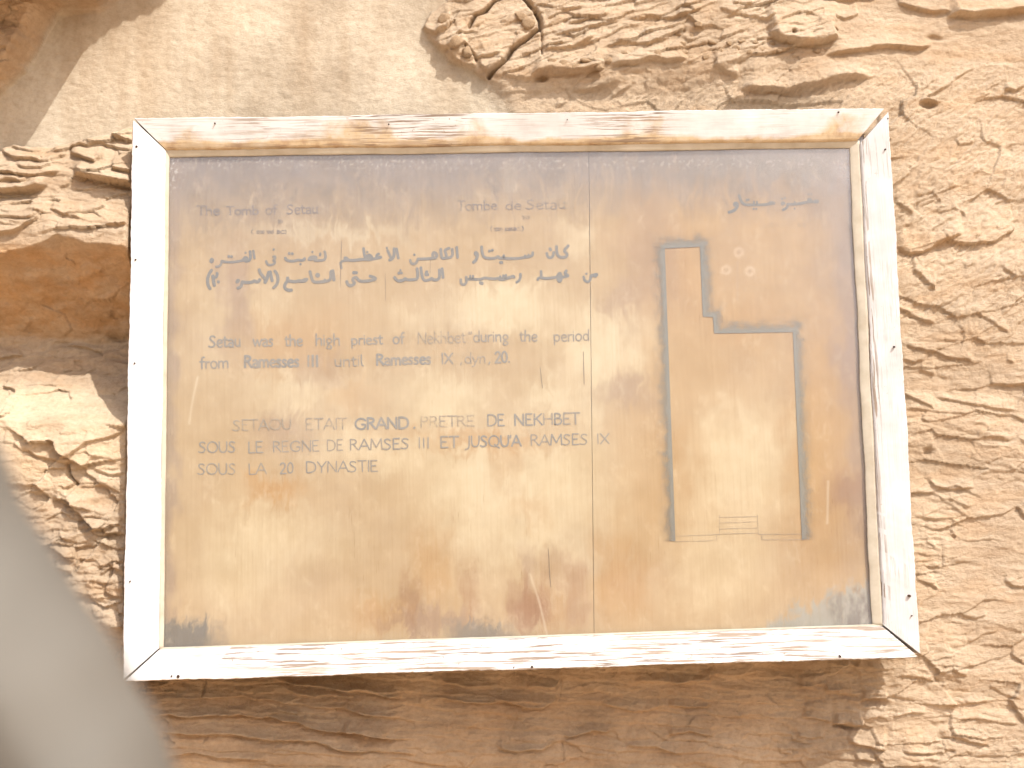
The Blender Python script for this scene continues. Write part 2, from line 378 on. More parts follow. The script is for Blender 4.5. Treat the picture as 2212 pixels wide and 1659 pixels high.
def rock_fields(X, Z):
    """D (stand-out), plaster mask and tint for points of the cliff"""
    u0, v0 = uv_of(X, REF, Z)
    edgeL = 314-(v0-260)*.0195
    kL = (1-sstep(edgeL-9, edgeL, u0))*sstep(305, 400, v0)
    ua, va = uv_of(X, REF-.05*kL, Z)
    u0, v0 = ua, va
    wu = fbm(u0/70, v0/60, 11, 4, .55)*5.5 + fbm(u0/7, v0/7, 12, 2)*.7
    wv = fbm(u0/90, v0/50, 21, 4, .5)*5.0 + fbm(u0/7, v0/6, 22, 2)*.7
    u = u0+wu; v = v0+wv
    # large shape
    D = np.full(u.shape, .085)
    D += .010*fbm(u/420, v/300, 3, 3)
    sd = poly_sd(u0+wu*.6, v0+wv*.6, PLASTER)
    wpl = 3+26*sstep(165, 200, v0)*sstep(900, 1000, u0)
    pl = 1-sstep(-wpl, wpl, sd)
    # rocky upper right zone
    mB = sstep(-10, 30, sd)*sstep(880, 980, u)*(1-sstep(150, 215, v-(u-1100)*.02-np.where(u > 1350, (u-1350)*-.12, 0)))*(1-sstep(1700, 1850, u))
    def fB(u, v):
        sB = (v + (u-1000)*.28 + 10*perlin(u/90, v/60, 41))
        fcB, ebB = facets((u+v*.8)/70, (v+u*.25)/30, 43, .9)
        return .012+.0030*strata(sB, u/70, 42, 44.0)+.0130*fcB-.002*np.exp(-ebB*14)+.0045*facets((u+v*.8)/34, (v+u*.25)/14, 44, 1.)[0]
    D += masked(mB, lambda u, v: .010+.52*(fB(u, v)-.012), u, v)
    # chiselled right side
    mD = sstep(1000, 1350, u)*sstep(90, 200, v)*(1-sstep(640, 820, v))*(1-mB)
    ca, sa = math.cos(.75), math.sin(.75)
    def fD(u, v):
        p = (u*ca - v*sa); q = (u*sa + v*ca)
        pick = np.maximum(0, perlin(p/30, q/6.0, 53)-.22)*(perlin(u/60, v/60, 54)+.2).clip(0, 1)
        return .0020*facets(p/60, q/26, 51, .9)[0]+.0075*facets(u/130, v/74, 52, .8)[0]-.006*pick+.0016*fbm(p/24, q/8, 57, 3)+.0007*perlin(p/22, q/3.6, 58)*(perlin(u/70, v/70, 59)+.3).clip(0, 1)
    D += masked(mD, fD, u, v)
    # bedded lower right side
    mE = sstep(1700, 1950, u)*sstep(600, 800, v)+sstep(1640, 1760, u+.0*v)*sstep(1380, 1430, v)*(1-sstep(1700, 1950, u)*sstep(600, 800, v))
    mE = np.clip(mE, 0, 1)
    def fE(u, v):
        sE = v - (u-1900)*.20*(1-sstep(1100, 1300, v)) - (u-1900)*.05 + 16*perlin(u/120, v/60, 61)
        rough = sstep(-.25, .35, perlin(u/150, v/110, 69))+sstep(1350, 1500, v)*.5
        return -.012+.0017*strata(sE, u/70, 62, 52.0)*(.5+.6*rough)+.0009*strata(sE+6, u/26, 63, 15)*rough+.0060*facets((u+v*.3)/120, v/56, 68, 1.0)[0]+.0028*rough*facets((u+v*.3)/50, v/17, 65, 1.0)[0]+.0020*fbm(u/34, v/15, 67, 4)*rough
    D += masked(mE, lambda u, v: -.012+.72*(fE(u, v)+.012), u, v)
    # sheltered beds under the sign
    mG = (1-sstep(1700, 1800, u))*sstep(1330, 1420, v)
    def fG(u, v):
        sG = v - (u-300)*.07 + 9*perlin(u/160, v/50, 71)
        return -.020 + .0030*strata(sG, u/110, 72, 30)+.0008*strata(sG, u/50, 73, 9)+.0030*facets(u/80, v/30, 74, 1)[0]
    D += masked(mG, fG, u, v)
    D -= sstep(1280, 1470, v)*sstep(200, 560, u)*(1-sstep(1730, 1990, u))*.056
    # top left rock mass
    TL = [(-900, -900), (164-60, -900), (150, -60), (164, 0), (123, 31), (92, 96), (58, 154), (0, 205), (-60, 240), (-900, 300)]
    s1 = poly_sd(u, v, TL)
    D += (1-sstep(-30, 2, s1))*.045 + masked((1-sstep(-26, 4, s1)), lambda u, v: .016*facets(u/75, v/50, 81, 1.)[0]+.006*facets(u/30, v/20, 82, 1.)[0], u, v)
    CAST = [(-900, -10), (60, -12), (188, -15), (232, -46), (287, -169), (335, -241), (420, -299), (516, -340), (700, -560), (700, -900), (-900, -900)]
    s2 = poly_sd(u0-28, v0-30, CAST); pl = pl*sstep(-4, 18, s2)
    D += (1-sstep(-8, 0, s2))*.205
    # left hand side: slabs, overhang, ramp, boulders
    mL = 1-sstep(300, 420, u)
    below = sstep(0, 14, -poly_sd(u, v, [(-900, 330), (0, 328), (120, 318), (232, 290), (287, 273), (420, 300), (420, 2400), (-900, 2400)]))
    zone1 = mL*below*(1-sstep(500, 530, v))
    D += masked(zone1, lambda u, v: .004+.0022*strata(v-(u-150)*.12+8*perlin(u/80, v/40, 91), u/70, 92, 24)+.0070*facets((u-v*.3)/85, (v+u*.1)/26, 93, .8)[0], u, v)
    lip = np.interp(u, [-400, 0, 82, 137, 188, 239, 300, 420], [575, 561, 545, 518, 533, 535, 548, 560])
    floor_ = np.interp(u, [-400, 0, 160, 300, 420], [700, 695, 712, 702, 700])
    tt = np.clip((v-lip)/(floor_-lip), 0, 1)
    ramp_ = np.clip((v-floor_)/210, 0, 1)
    prof = np.where(v < lip, .036*sstep(400, 530, v), np.where(v < floor_, .036-.164*tt**.8, -.128+.140*(ramp_**1.7)))
    prof = prof*(1-sstep(900, 1200, v))
    D += mL*prof
    D += mL*.045*kL
    D += masked(mL*sstep(530, 570, v)*(1-sstep(820, 900, v)), lambda u, v: .005*fbm(u/70, v/26, 94, 4)+.006*facets(u/80, v/30, 95, 1)[0], u, v)
    zone2 = mL*sstep(880, 960, v)
    D += masked(zone2, lambda u, v: .014*facets((u+v*.5)/120, (v-u*.2)/85, 96, 1.)[0]+.004*facets(u/50, v/30, 97, 1.)[0], u, v)
    zone3 = mL*sstep(1020, 1150, v)
    D += masked(zone3, lambda u, v: .0065*facets(u/62, v/34, 98, 1.2)[0]+.0014*strata(v-(u-150)*.12+8*perlin(u/80, v/40, 91), u/60, 99, 30)+.0026*fbm(u/26, v/15, 100, 3), u, v)
    # plaster: float-smoothed skin, slightly sunk
    Dp = .078+.0035*fbm(u0/300, v0/240, 101, 3)+.0007*fbm(u0/26, v0/16, 102, 4)+.0004*perlin(u0/23+fbm(u0/90, v0/90, 104, 2), v0/190, 103)
    pu_ = u0*.88-v0*.47; pv_ = u0*.47+v0*.88
    Dp -= .0022*np.clip(perlin(pu_/15, pv_/3.4, 141)-.38, 0, 1)*(perlin(u0/60, v0/60, 142)+.5).clip(0, 1)
    Dp -= .0016*np.clip(perlin(u0/7, v0/5, 143)-.52, 0, 1)
    D -= .0030*np.clip(perlin(u/8, v/5, 144)-.50, 0, 1)*(perlin(u/90, v/70, 145)+.4).clip(0, 1)
    # surface grain for everything
    D += .0011*fbm(u/26, v/12, 111, 3) + .0003*fbm(u/8, v/5, 112, 2)
    D += masked(.3+.7*mL+.5*mB, lambda u, v: .0014*facets(u/34, v/18, 113, 1.1)[0], u, v)*(1-pl)*.6
    fade = np.ones(u.shape)
    for pts, A, L in LEDGES:
        if pts[0][1] > 1450 and pts[0][0] < 1500: A *= 1.6
        if pts[0][0] > 1880 and pts[0][1] > 200: A *= .46
        elif pts[0][1] < 250 and pts[0][0] > 900: A *= .72
        xs = [p_[0] for p_ in pts]; ys = [p_[1] for p_ in pts]
        lo, hi = min(xs), max(xs)
        vmin, vmax = min(ys)-L*5, max(ys)+6
        m = (u > lo-2) & (u < hi+2) & (v > vmin) & (v < vmax)
        if not m.any(): continue
        if any(b <= a for a, b in zip(xs[:-1], xs[1:])):
            order = np.argsort(xs); xs = [xs[i] for i in order]; ys = [ys[i] for i in order]
        uu = u[m]; vv = v[m]
        dv = np.interp(uu, xs, ys)-vv
        e = max(4, (hi-lo)*.14)
        tap = sstep(lo, lo+e, uu)*(1-sstep(hi-e, hi, uu))
        k = np.where(dv > 0, np.exp(-dv/L)*(1-np.exp(-np.maximum(dv, 0)/1.1)), 0)
        # small recess below the lip
        k2 = np.where(dv <= 0, -np.exp(dv/(L*.35))*(1-np.exp(np.minimum(dv, 0)/1.0))*.22, 0)
        D[m] += A*tap*(k+k2)
    for pts, wd, dp in CRACKS:
        xs = [p_[0] for p_ in pts]; ys = [p_[1] for p_ in pts]
        m = (u0 > min(xs)-20) & (u0 < max(xs)+20) & (v0 > min(ys)-20) & (v0 < max(ys)+20)
        if m.any(): D[m] -= dp*np.exp(-(line_d(u0[m]+wu[m]*.5, v0[m]+wv[m]*.5, pts)/wd)**2)
    D = D*(1-pl)+Dp*pl + pl*0
    for ((pu, pv),), a, b, dp in PITS:
        D -= dp*np.exp(-(((u-pu)/a)**2+((v-pv)/b)**2)**1.5)
    # stay clear of the sign's back
    uu2, vv2 = u0, v0
    edgeR = 1888+(v0-240)*.057
    clear = (1-sstep(0, 10, np.maximum(np.maximum(uu2-edgeR, 292-uu2), np.abs(vv2-850)-596)))*(1-kL)
    D = np.where(clear > 0, D*(1-clear)+np.minimum(D, .086)*clear, D)
    # far below and above the picture the cliff goes on with broad relief
    far = sstep(0, 300, np.maximum(np.maximum(-u0-60, u0-2270), np.maximum(-v0-60, v0-1720)))
    D -= far*sstep(-5, 60, s2)*.12*np.abs(fbm(X/1.1, Z/.6, 131, 4))
    # tint of the stone; shadow warmth under the sign is painted in
    c_rock = np.array([.455, .352, .248]); c_pl = np.array([.440, .372, .282]); c_warm = np.array([.44, .275, .145]); c_pale = np.array([.57, .45, .31])
    k_warm = mL*sstep(515, 560, v)*(1-sstep(675, 715, v))*(.75+.4*fbm(u/50, v/30, 121, 3)).clip(0, 1)  # browner band across the left overhang
    k_warm = np.maximum(k_warm, .22*sstep(.1, .6, fbm(u/120, v/50, 122, 3)))
    k_warm = np.maximum(k_warm, .4*(1-sstep(-10, 6, s1))*(v > -100))
    k_warm = np.maximum(k_warm, .42*sstep(1380, 1480, v)*(1-sstep(1650, 1950, u))*(.8+.5*fbm(u/120, v/40, 123, 3)).clip(0, 1))  # warm bounce light painted into the rock in the sign's shadow
    k_pale = mL*sstep(800, 850, v)*(1-sstep(1000, 1100, v))*.5
    T = c_rock+(c_warm-c_rock)*k_warm[..., None]
    T = T+(c_pale-T)*k_pale[..., None]
    T = T+(c_pl-T)*pl[..., None]
    return D, pl, T

x0, z1 = xz(-70, -70, REF); x1_, z0 = xz(2290, 1735, REF)
x0 = min(x0, xz(-70, 1735, REF)[0]); x1_ = max(x1_, xz(2290, -70, REF)[0]); z1 = max(z1, xz(2290, -70, REF)[1]); z0 = min(z0, xz(-70, 1735, REF)[1])
STEP = .00168
xs = np.arange(x0, x1_, STEP); zs = np.arange(z0, z1, STEP)
def grow(start, end, n): return start+(end-start)*(np.arange(1, n+1)/n)**2.2
GZ = -1.80
xs = np.r_[grow(xs[0], -7, 90)[::-1], xs, grow(xs[-1], 7, 90)]
zs = np.r_[grow(zs[0], GZ-.3, 90)[::-1], zs, grow(zs[-1], 5.5, 150)]
XX, ZZ = np.meshgrid(xs, zs)
Dr, PL, TT = rock_fields(XX, ZZ)
YY = YB-Dr
V = np.stack([XX, YY, ZZ], -1).reshape(-1, 3)
F = grid_faces(len(xs), len(zs))
plf = PL.ravel()[F].mean(1) > .5
def sub_mesh(name, sel):
    f = F[sel]; ids, inv = np.unique(f.ravel(), return_inverse=True)
    me = mesh_np(name, V[ids], inv.reshape(-1, 4))
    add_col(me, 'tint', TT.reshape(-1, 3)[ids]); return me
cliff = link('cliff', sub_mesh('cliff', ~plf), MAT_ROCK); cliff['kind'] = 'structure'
plaster = link('plaster_coat', sub_mesh('plaster_coat', plf), MAT_PLASTER, cliff)

# loose stones wedged in the rock (parts of the cliff)
def rock_depth(u, v):
    x, z = xz(u, v, REF)
    i = min(max(np.searchsorted(xs, x), 0), len(xs)-1); j = min(max(np.searchsorted(zs, z), 0), len(zs)-1)
    return x, YY[j, i], z
def stone_mesh(seed):
    r = random.Random(seed); bm = bmesh.new(); bmesh.ops.create_icosphere(bm, subdivisions=3, radius=1)
    pl_ = [(Vector((r.uniform(-1, 1), r.uniform(-1, 1), r.uniform(-1, 1))).normalized(), r.uniform(.55, .9)) for _ in range(9)]
    for vtx in bm.verts:
        for n_, d_ in pl_:
            k = vtx.co.dot(n_)
            if k > d_: vtx.co -= n_*(k-d_)*.92
        vtx.co *= 1+.03*math.sin(vtx.co.x*9+seed)+.03*math.sin(vtx.co.z*11+seed*2)
    me = bpy.data.meshes.new('stone'); bm.to_mesh(me); bm.free()
    for p in me.polygons: p.use_smooth = True
    add_col(me, 'tint', np.tile([.46, .33, .21, 1], (len(me.vertices), 1)))
    me.materials.append(MAT_ROCK); return me
SM = [stone_mesh(k) for k in range(7)]
STONES = [(188, 405, 22, 12, -.35), (232, 417, 10, 5, -.3), (262, 428, 8, 4, -.2), (215, 411, 7, 4, 0), (985, 105, 17, 13, -.5), (1010, 122, 12, 14, .3), (1154, 24, 12, 8, 0),
          (1140, 60, 16, 17, .2), (1122, 44, 18, 13, .5), (960, 50, 14, 14, .5)]
for (cx_, cy_) in r3([(20, 235), (100, 250), (60, 350), (90, 390), (190, 385), (330, 300), (380, 330), (500, 300), (460, 360), (540, 345), (600, 300), (650, 350), (700, 300), (690, 345), (740, 345), (140, 190), (230, 290), (280, 345), (590, 270), (880, 345), (40, 300), (420, 285)]):
    STONES.append((cx_, cy_, rng.uniform(7, 13), rng.uniform(4.5, 8), rng.uniform(-.4, .3)))
for (cx_, cy_) in r2([(1420, 450), (1560, 430), (1700, 420), (1350, 430), (2000, 380), (2150, 330), (1800, 370), (1500, 470), (1640, 470)]):
    STONES.append((cx_, cy_, rng.uniform(9, 16), rng.uniform(6, 9), rng.uniform(-.3, .3)))
for k, (su, sv, a, b, rot) in enumerate(STONES):
    x, y, z = rock_depth(su, sv)
    o = bpy.data.objects.new('stone', SM[k % 7]); sc.collection.objects.link(o); o.parent = cliff
    pm = .00075
    o.location = (x, y+.001, z); o.scale = (a*pm, min(a, b)*pm*.9, b*pm); o.rotation_euler = (0, -rot*-1, 0)

# sandy ground before the cliff
me = mesh_np('ground', [(-60, -80, GZ), (60, -80, GZ), (60, 1.2, GZ), (-60, 1.2, GZ)], [(0, 1, 2, 3)], False)
mg, nt, b = new_mat('sand')
c = coords(nt)
col = ramp(nt, noise(nt, c, 3, 6, .6), [(.3, (.62, .43, .27)), (.7, (.68, .50, .33))])
nt.links.new(col, b.inputs['Base Color']); b.inputs['Roughness'].default_value = .95
bump(nt, b, noise(nt, c, 40, 6, .7), .8, .02)
ground = link('ground', me, mg); ground['kind'] = 'structure'

# ------------------------------------------------------------------ the sign
sign = bpy.data.objects.new('information_sign', None); sc.collection.objects.link(sign)
sign.location = (0, 0, 0)
sign['label'] = 'white framed wooden information panel with faded Arabic, English and French lettering hung on the cliff'
sign['category'] = 'sign'

Y_BACK, Y_IN, Y_GLASS, Y_BOARD = .050, .004, .012, .0165
OUT = {'tl': (290, 259), 'tr': (1913, 236), 'br': (1983, 1416), 'bl': (267, 1472)}
INN = {'tl': (356.5, 322), 'tr': (1857.6, 302.5), 'br': (1909, 1352), 'bl': (343, 1403)}
def P0(c, Y=0.0): x, z = xz(c[0], c[1], Y); return np.array([x, z])

def paint_mat(name, axis, kind):
    """weathered white paint on pine; axis = direction of the grain"""
    m, nt, b = new_mat(name)
    sc_ = (.9, 20, 27) if axis == 'x' else (27, 20, .9)
    c = coords(nt); cg = coords(nt, sc_)
    st = attr(nt, 'stain')
    sep = nt.nodes.new('ShaderNodeSeparateColor'); nt.links.new(st, sep.inputs[0])
    g1 = noise(nt, cg, 4, 5, .62, .35)
    g2 = noise(nt, cg, 13, 3, .6, .2)
    big = noise(nt, c, 5, 4, .6)
    # bare wood lines: fine grain gated by a patchy field and by the painted-in wear (green)
    lines = ramp(nt, g2, [(.515, 0.0), (.57, 1.0)])
    lines2 = ramp(nt, g1, [(.60, 0.0), (.66, .8)])
    gate = N(nt, 'ShaderNodeMath', operation='ADD'); nt.links.new(big, gate.inputs[0]); nt.links.new(sep.outputs[1], gate.inputs[1])
    gt = ramp(nt, gate.outputs[0], [(.52, 0.0), (.85, .9)])
    mul = N(nt, 'ShaderNodeMath', operation='MULTIPLY'); nt.links.new(lines, mul.inputs[0]); nt.links.new(gt, mul.inputs[1])
    mul2 = N(nt, 'ShaderNodeMath', operation='MULTIPLY'); nt.links.new(lines2, mul2.inputs[0]); nt.links.new(gt, mul2.inputs[1])
    mx = N(nt, 'ShaderNodeMath', operation='MAXIMUM'); nt.links.new(mul.outputs[0], mx.inputs[0]); nt.links.new(mul2.outputs[0], mx.inputs[1])
    # small chips
    ch = ramp(nt, noise(nt, c, 170, 3, .6), [(.66, 0.0), (.70, .8)])
    chg = N(nt, 'ShaderNodeMath', operation='MULTIPLY'); nt.links.new(ch, chg.inputs[0]); nt.links.new(gt, chg.inputs[1])
    mx2 = N(nt, 'ShaderNodeMath', operation='MAXIMUM'); nt.links.new(mx.outputs[0], mx2.inputs[0]); nt.links.new(chg.outputs[0], mx2.inputs[1])
    mx3 = N(nt, 'ShaderNodeMath', operation='MAXIMUM'); nt.links.new(mx2.outputs[0], mx3.inputs[0])
    edge = ramp(nt, sep.outputs[2], [(.45, 0.0), (.75, 1.0)])
    eg = N(nt, 'ShaderNodeMath', operation='MULTIPLY'); nt.links.new(edge, eg.inputs[0]); nt.links.new(ramp(nt, noise(nt, c, 60, 5, .7), [(.44, 0.0), (.52, 1.0)]), eg.inputs[1])
    nt.links.new(eg.outputs[0], mx3.inputs[1])
    white = ramp(nt, noise(nt, c, 18, 4, .6), [(.3, (.54, .53, .515)), (.6, (.655, .645, .635))])
    fineg = ramp(nt, g2, [(.35, (.90, .88, .86)), (.6, (1, 1, 1))])
    white = mixc(nt, .55, white, fineg, 'MULTIPLY')
    tan = ramp(nt, noise(nt, c, 26, 5, .65), [(.35, (.34, .20, .08)), (.5, (.50, .36, .19)), (.75, (.60, .50, .36))])
    sedge = N(nt, 'ShaderNodeMath', operation='ADD'); nt.links.new(sep.outputs[0], sedge.inputs[0])
    nn = noise(nt, c, 34, 5, .7, .4); ms = N(nt, 'ShaderNodeMath', operation='MULTIPLY_ADD'); nt.links.new(nn, ms.inputs[0]); ms.inputs[1].default_value = 1.1; ms.inputs[2].default_value = -.55
    nt.links.new(ms.outputs[0], sedge.inputs[1])
    sf = ramp(nt, sedge.outputs[0], [(.40, 0.0), (.95, .85)])
    colr = mixc(nt, sf, white, tan)
    wood = ramp(nt, g1, [(.3, (.13, .085, .055)), (.7, (.34, .25, .17))])
    colr = mixc(nt, mx3.outputs[0], colr, wood)
    nt.links.new(colr, b.inputs['Base Color']); b.inputs['Roughness'].default_value = .6
    hh = N(nt, 'ShaderNodeMath', operation='SUBTRACT'); nt.links.new(g2, hh.inputs[0]); nt.links.new(mx3.outputs[0], hh.inputs[1])
    bump(nt, b, hh.outputs[0], .5, .0009)
    return m
MAT_FX = paint_mat('weathered_white_paint_rail', 'x', 0)
MAT_FZ = paint_mat('weathered_white_paint_stile', 'z', 0)

# profile of the moulding: (share of the way from outer to inner edge, y); last column 1 on the inner side face
PROF = [(0, .050), (0, .030), (0, -.003), (.012, -.0085), (.04, -.0100), (.2, -.0080), (.45, -.0045), (.7, -.0005), (.90, .0020), (.965, .0035), (1.0, .0065), (1.0, .0100), (1.0, .036), (1.0, .050)]
def rail(name, oa, ob, ia, ib, mat, seed, wear, stain, ea=0., eb=0., nseg=220, inner_cream=True, label=None):
    oa, ob, ia, ib = map(P0, (oa, ob, ia, ib))
    L = np.linalg.norm(ob-oa); t = np.linspace(0, 1, nseg); verts = []; sts = []
    n_ = (ob-oa)/L; pr = np.array([-n_[1], n_[0]])
    for i, tt in enumerate(t):
        t2 = (tt*(1-(ea+eb)/L)+ea/L)
        o = oa+(ob-oa)*t2; q = ia+(ib-ia)*t2
        wob_o = .0006*math.sin(tt*17+seed)+.0004*math.sin(tt*53+seed*2)+.0004*rng.uniform(-1, 1)
        wob_i = .0005*math.sin(tt*23+seed*3)+.0003*rng.uniform(-1, 1)
        for s, y in PROF:
            p = o+(q-o)*s + pr*(wob_o*(1-s)+wob_i*s)
            verts.append((p[0], y+.0004*math.sin(tt*31+s*5+seed), p[1]))
            sts.append((*[float(a) for a in (stain(tt, s, y), wear(tt, s, y), 1.0 if (s < .03 and y < .01) else 0.0)], 1))
    k = len(PROF)
    F_ = [(i*k+j, (i+1)*k+j, (i+1)*k+(j+1) % k, i*k+(j+1) % k) for i in range(nseg-1) for j in range(k)]
    me = bpy.data.meshes.new(name)
    me.from_pydata(verts, [], F_+[tuple(range(k)), tuple(range((nseg-1)*k+k-1, (nseg-1)*k-1, -1))])
    bm = bmesh.new(); bm.from_mesh(me); bmesh.ops.recalc_face_normals(bm, faces=bm.faces); bm.to_mesh(me); bm.free()
    for p in me.polygons: p.use_smooth = len(p.vertices) == 4
    add_col(me, 'stain', sts)
    o = link(name, me, mat, sign)
    md = o.modifiers.new('edge', 'EDGE_SPLIT'); md.split_angle = math.radians(38)
    if label: o['label'] = label
    return o
def nz(a, s=0): return float(fbm(np.array([a]), np.array([s+.37]), 5, 3)[0])
def top_stain(t, s, y):
    lo = .62-1.0*max(0, 1-abs(t-.08)/.0+0) if False else .0
    k = .9*max(0, s-.25)*(1.25-.75*t)+.35*nz(t*9, 1)+.25*nz(t*30, 2)
    if t < .33: k += .18
    for c_, w_ in ((.30, .045), (.445, .03), (.655, .03), (.70, .012), (.55, .012), (.955, .02)):
        k += .40*math.exp(-((t-c_)/w_)**2)*(s > .1)
    if s > .84: k += .75
    if s > .93: k += .35
    if y > .012 and s >= 1: k = .25
    if s < .08: k = 0
    return max(0, min(1.4, k))
def top_wear(t, s, y):
    k = .0
    for c_, w_ in ((.38, .05), (.67, .04), (.30, .02)): k += .35*math.exp(-((t-c_)/w_)**2)
    return k+.08+(.10 if t < .3 else 0)
def bot_wear(t, s, y):      # runs bottom left to bottom right
    k = .24+.28*math.exp(-((t-.45)/.25)**2)+.16*(t > .6)+.24*math.exp(-((s-.85)/.3)**2)*(t < .8)
    return k-(.25 if t < .10 else 0)
def no_stain(t, s, y): return .10 if s >= 1 and y > .01 else 0
rail('top_rail', OUT['tl'], (1907, 236), INN['tl'], (1853, 303), MAT_FX, 1, top_wear, top_stain, .0008, .0, label='stained top rail with peeling white paint')
rail('bottom_rail', (272, 1472), (1981, 1420), (344, 1403), (1907, 1352.5), MAT_FX, 2, bot_wear, lambda t, s, y: .28*(t > .97)+(.5 if s < .05 else 0)*(nz(t*20) > -.2), .0, .0, label='bottom rail with brown wood grain showing through worn paint')
rail('left_stile', (289, 260), (267, 1470), INN['tl'], (342, 1401), MAT_FZ, 3, lambda t, s, y: -.06+(.10*(t > .55) if s > .8 else 0), no_stain, .0012, .0010)
rail('right_stile', (1916, 240), (1984, 1414), (1858.5, 306), (1909, 1350), MAT_FZ, 4, lambda t, s, y: .05+(.30 if (s > .88 and y < .01) else 0)*(nz(t*11, 4) > -.35)+(.1 if t > .85 else 0), no_stain, .0035, .0012)

# board: two plywood panels with a seam, colour painted per vertex (stains that belong to the wood)
BL_ = [(352, 316), (1866, 292), (1920, 1360), (334, 1412)]
def board_col(X, Z):
    u, v = uv_of(X, Y_BOARD, Z)
    u0_, v0_ = u, v
    u = u+fbm(u/40, v/80, 201, 4)*22; v = v+fbm(u/30, v/70, 211, 4)*26+perlin(u/9, v/220, 212)*16
    def blob(cu, cv, a, b, p=2.8): return np.exp(-((np.abs((u-cu)/a))**p+(np.abs((v-cv)/b))**p))
    base = np.array([.425, .305, .185])
    C = np.ones(u.shape+(3,))*base
    def mixin(c, k):
        nonlocal C
        k = k*1.25
        C = C+(np.array(c)-C)*np.clip(k, 0, 1)[..., None]
    cream = (.57, .46, .315); orange = (.40, .235, .105); mauve = (.28, .185, .14); redbr = (.28, .15, .085); grey = (.33, .28, .24)
    # horizontal tendency
    mixin(orange, .35*sstep(1250, 1420, u)*(1-sstep(1000, 1400, v)*.6))
    for b_ in ((1080, 665, 110, 55, .85), (1300, 750, 95, 90, .75), (1120, 1080, 190, 150, .7), (690, 850, 130, 50, .55), (520, 1220, 110, 120, .45), (1600, 1000, 95, 130, .65),
               (1560, 1220, 120, 120, .45), (480, 700, 60, 120, .25), (800, 960, 140, 60, .5), (960, 860, 90, 50, .6), (1190, 860, 60, 40, .6), (640, 1160, 140, 60, .35), (720, 500, 170, 18, .5),
               (1250, 520, 40, 40, .4), (1240, 1270, 30, 80, .5), (1000, 1040, 60, 110, .35), (560, 660, 80, 50, .3), (1280, 870, 24, 90, .4), (900, 690, 60, 40, .35)):
        mixin(cream, b_[4]*blob(*b_[:4]))
    for b_ in ((590, 1055, 60, 32, .75), (1060, 955, 130, 22, .55), (930, 1230, 45, 90, .45), (1340, 1260, 55, 90, .6), (640, 740, 120, 70, .35), (820, 1330, 60, 40, .5), (1150, 1100, 40, 30, .3),
               (1620, 690, 90, 60, .4), (1480, 600, 60, 90, .4), (1790, 900, 70, 330, .55), (1200, 1330, 40, 40, .4), (760, 860, 60, 40, .4), (1090, 1000, 30, 60, .35), (860, 950, 70, 20, .3), (1450, 1000, 30, 90, .3)):
        mixin(orange, b_[4]*blob(*b_[:4]))
    for b_ in ((510, 640, 35, 110, .5), (620, 930, 60, 40, .35), (1840, 760, 38, 120, .75), (1850, 560, 40, 130, .5), (1860, 1000, 35, 160, .55), (1400, 560, 60, 120, .35), (1350, 850, 60, 30, .4), (1140, 1270, 18, 90, .4),
               (930, 1340, 110, 22, .55), (700, 800, 60, 40, .25), (1340, 640, 40, 30, .3)):
        mixin(mauve, b_[4]*blob(*b_[:4]))
    for b_ in ((1150, 1310, 40, 50, .75), (1240, 1290, 30, 70, .5), (1010, 1300, 20, 60, .4), (1840, 1060, 50, 40, .6), (880, 1300, 20, 50, .45), (1205, 1230, 50, 40, .25)):
        mixin(redbr, b_[4]*blob(*b_[:4]))
    # grey weathering along the top, corners and the bottom edge
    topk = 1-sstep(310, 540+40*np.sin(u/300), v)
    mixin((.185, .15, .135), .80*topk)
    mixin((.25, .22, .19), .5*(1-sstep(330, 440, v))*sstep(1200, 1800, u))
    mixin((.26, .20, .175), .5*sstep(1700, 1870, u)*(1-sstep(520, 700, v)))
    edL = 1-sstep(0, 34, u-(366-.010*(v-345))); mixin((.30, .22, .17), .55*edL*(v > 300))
    mixin((.16, .145, .13), .9*np.exp(-((u-400)/75)**4)*sstep(1325, 1368, v0_+fbm(u/16, v/30, 222, 3)*22))
    mixin((.20, .17, .145), .75*np.exp(-((u-1035)/70)**4)*sstep(1330, 1362, v0_+fbm(u/16, v/30, 223, 3)*18))
    k = sstep(0, 34, (v0_-1338)+(u0_-1640)*.42+fbm(u/22, v/40, 224, 3)*26)*sstep(1590, 1660, u0_)
    mixin((.335, .315, .275), .8*k)
    mixin((.16, .135, .12), .7*blob(1850, 1318, 48, 36)*sstep(-.5, .6, fbm(u0_/20, v0_/34, 225, 4)+.25))
    # old rectangle of pale glue, stray marks
    k = ((u0_ > 1088) & (u0_ < 1118) & (v0_ > 352) & (v0_ < 416)).astype(float)
    mixin((.42, .37, .30), .14*k)
    mot = sstep(.25, .6, fbm(u0_/7, v0_/8, 230, 2))
    mixin((.55, .53, .50), .6*mot*(np.exp(-((u0_-372)/22)**2-((v0_-362)/45)**2)))
    mixin((.50, .46, .42), .35*mot*np.exp(-((v0_-352)/14)**2))
    # faint compass flower in the plan's open corner
    for cu, cv in ((1596, 545), (1569, 583), (1620, 586)):
        rr = np.hypot(u0_-cu, v0_-cv)
        mixin((.58, .44, .32), .38*np.exp(-((rr-8)/4)**2)); mixin((.33, .23, .17), .35*np.exp(-(rr/3.5)**2))
    mixin((.34, .24, .17), .35*np.exp(-((u0_-1593)/1.6)**2)*((v0_ > 562) & (v0_ < 650)))
    # pale drips
    for pts, wd in (([(427, 815), (417, 860), (412, 890), (409, 915)], 2.6), ([(1789, 1040), (1788, 1090), (1787, 1130)], 2.6), ([(1145, 1240), (1165, 1300), (1182, 1372)], 2.4)):
        mixin((.60, .50, .38), .36*np.exp(-(line_d(u0_, v0_, pts)/wd)**2))
    return C
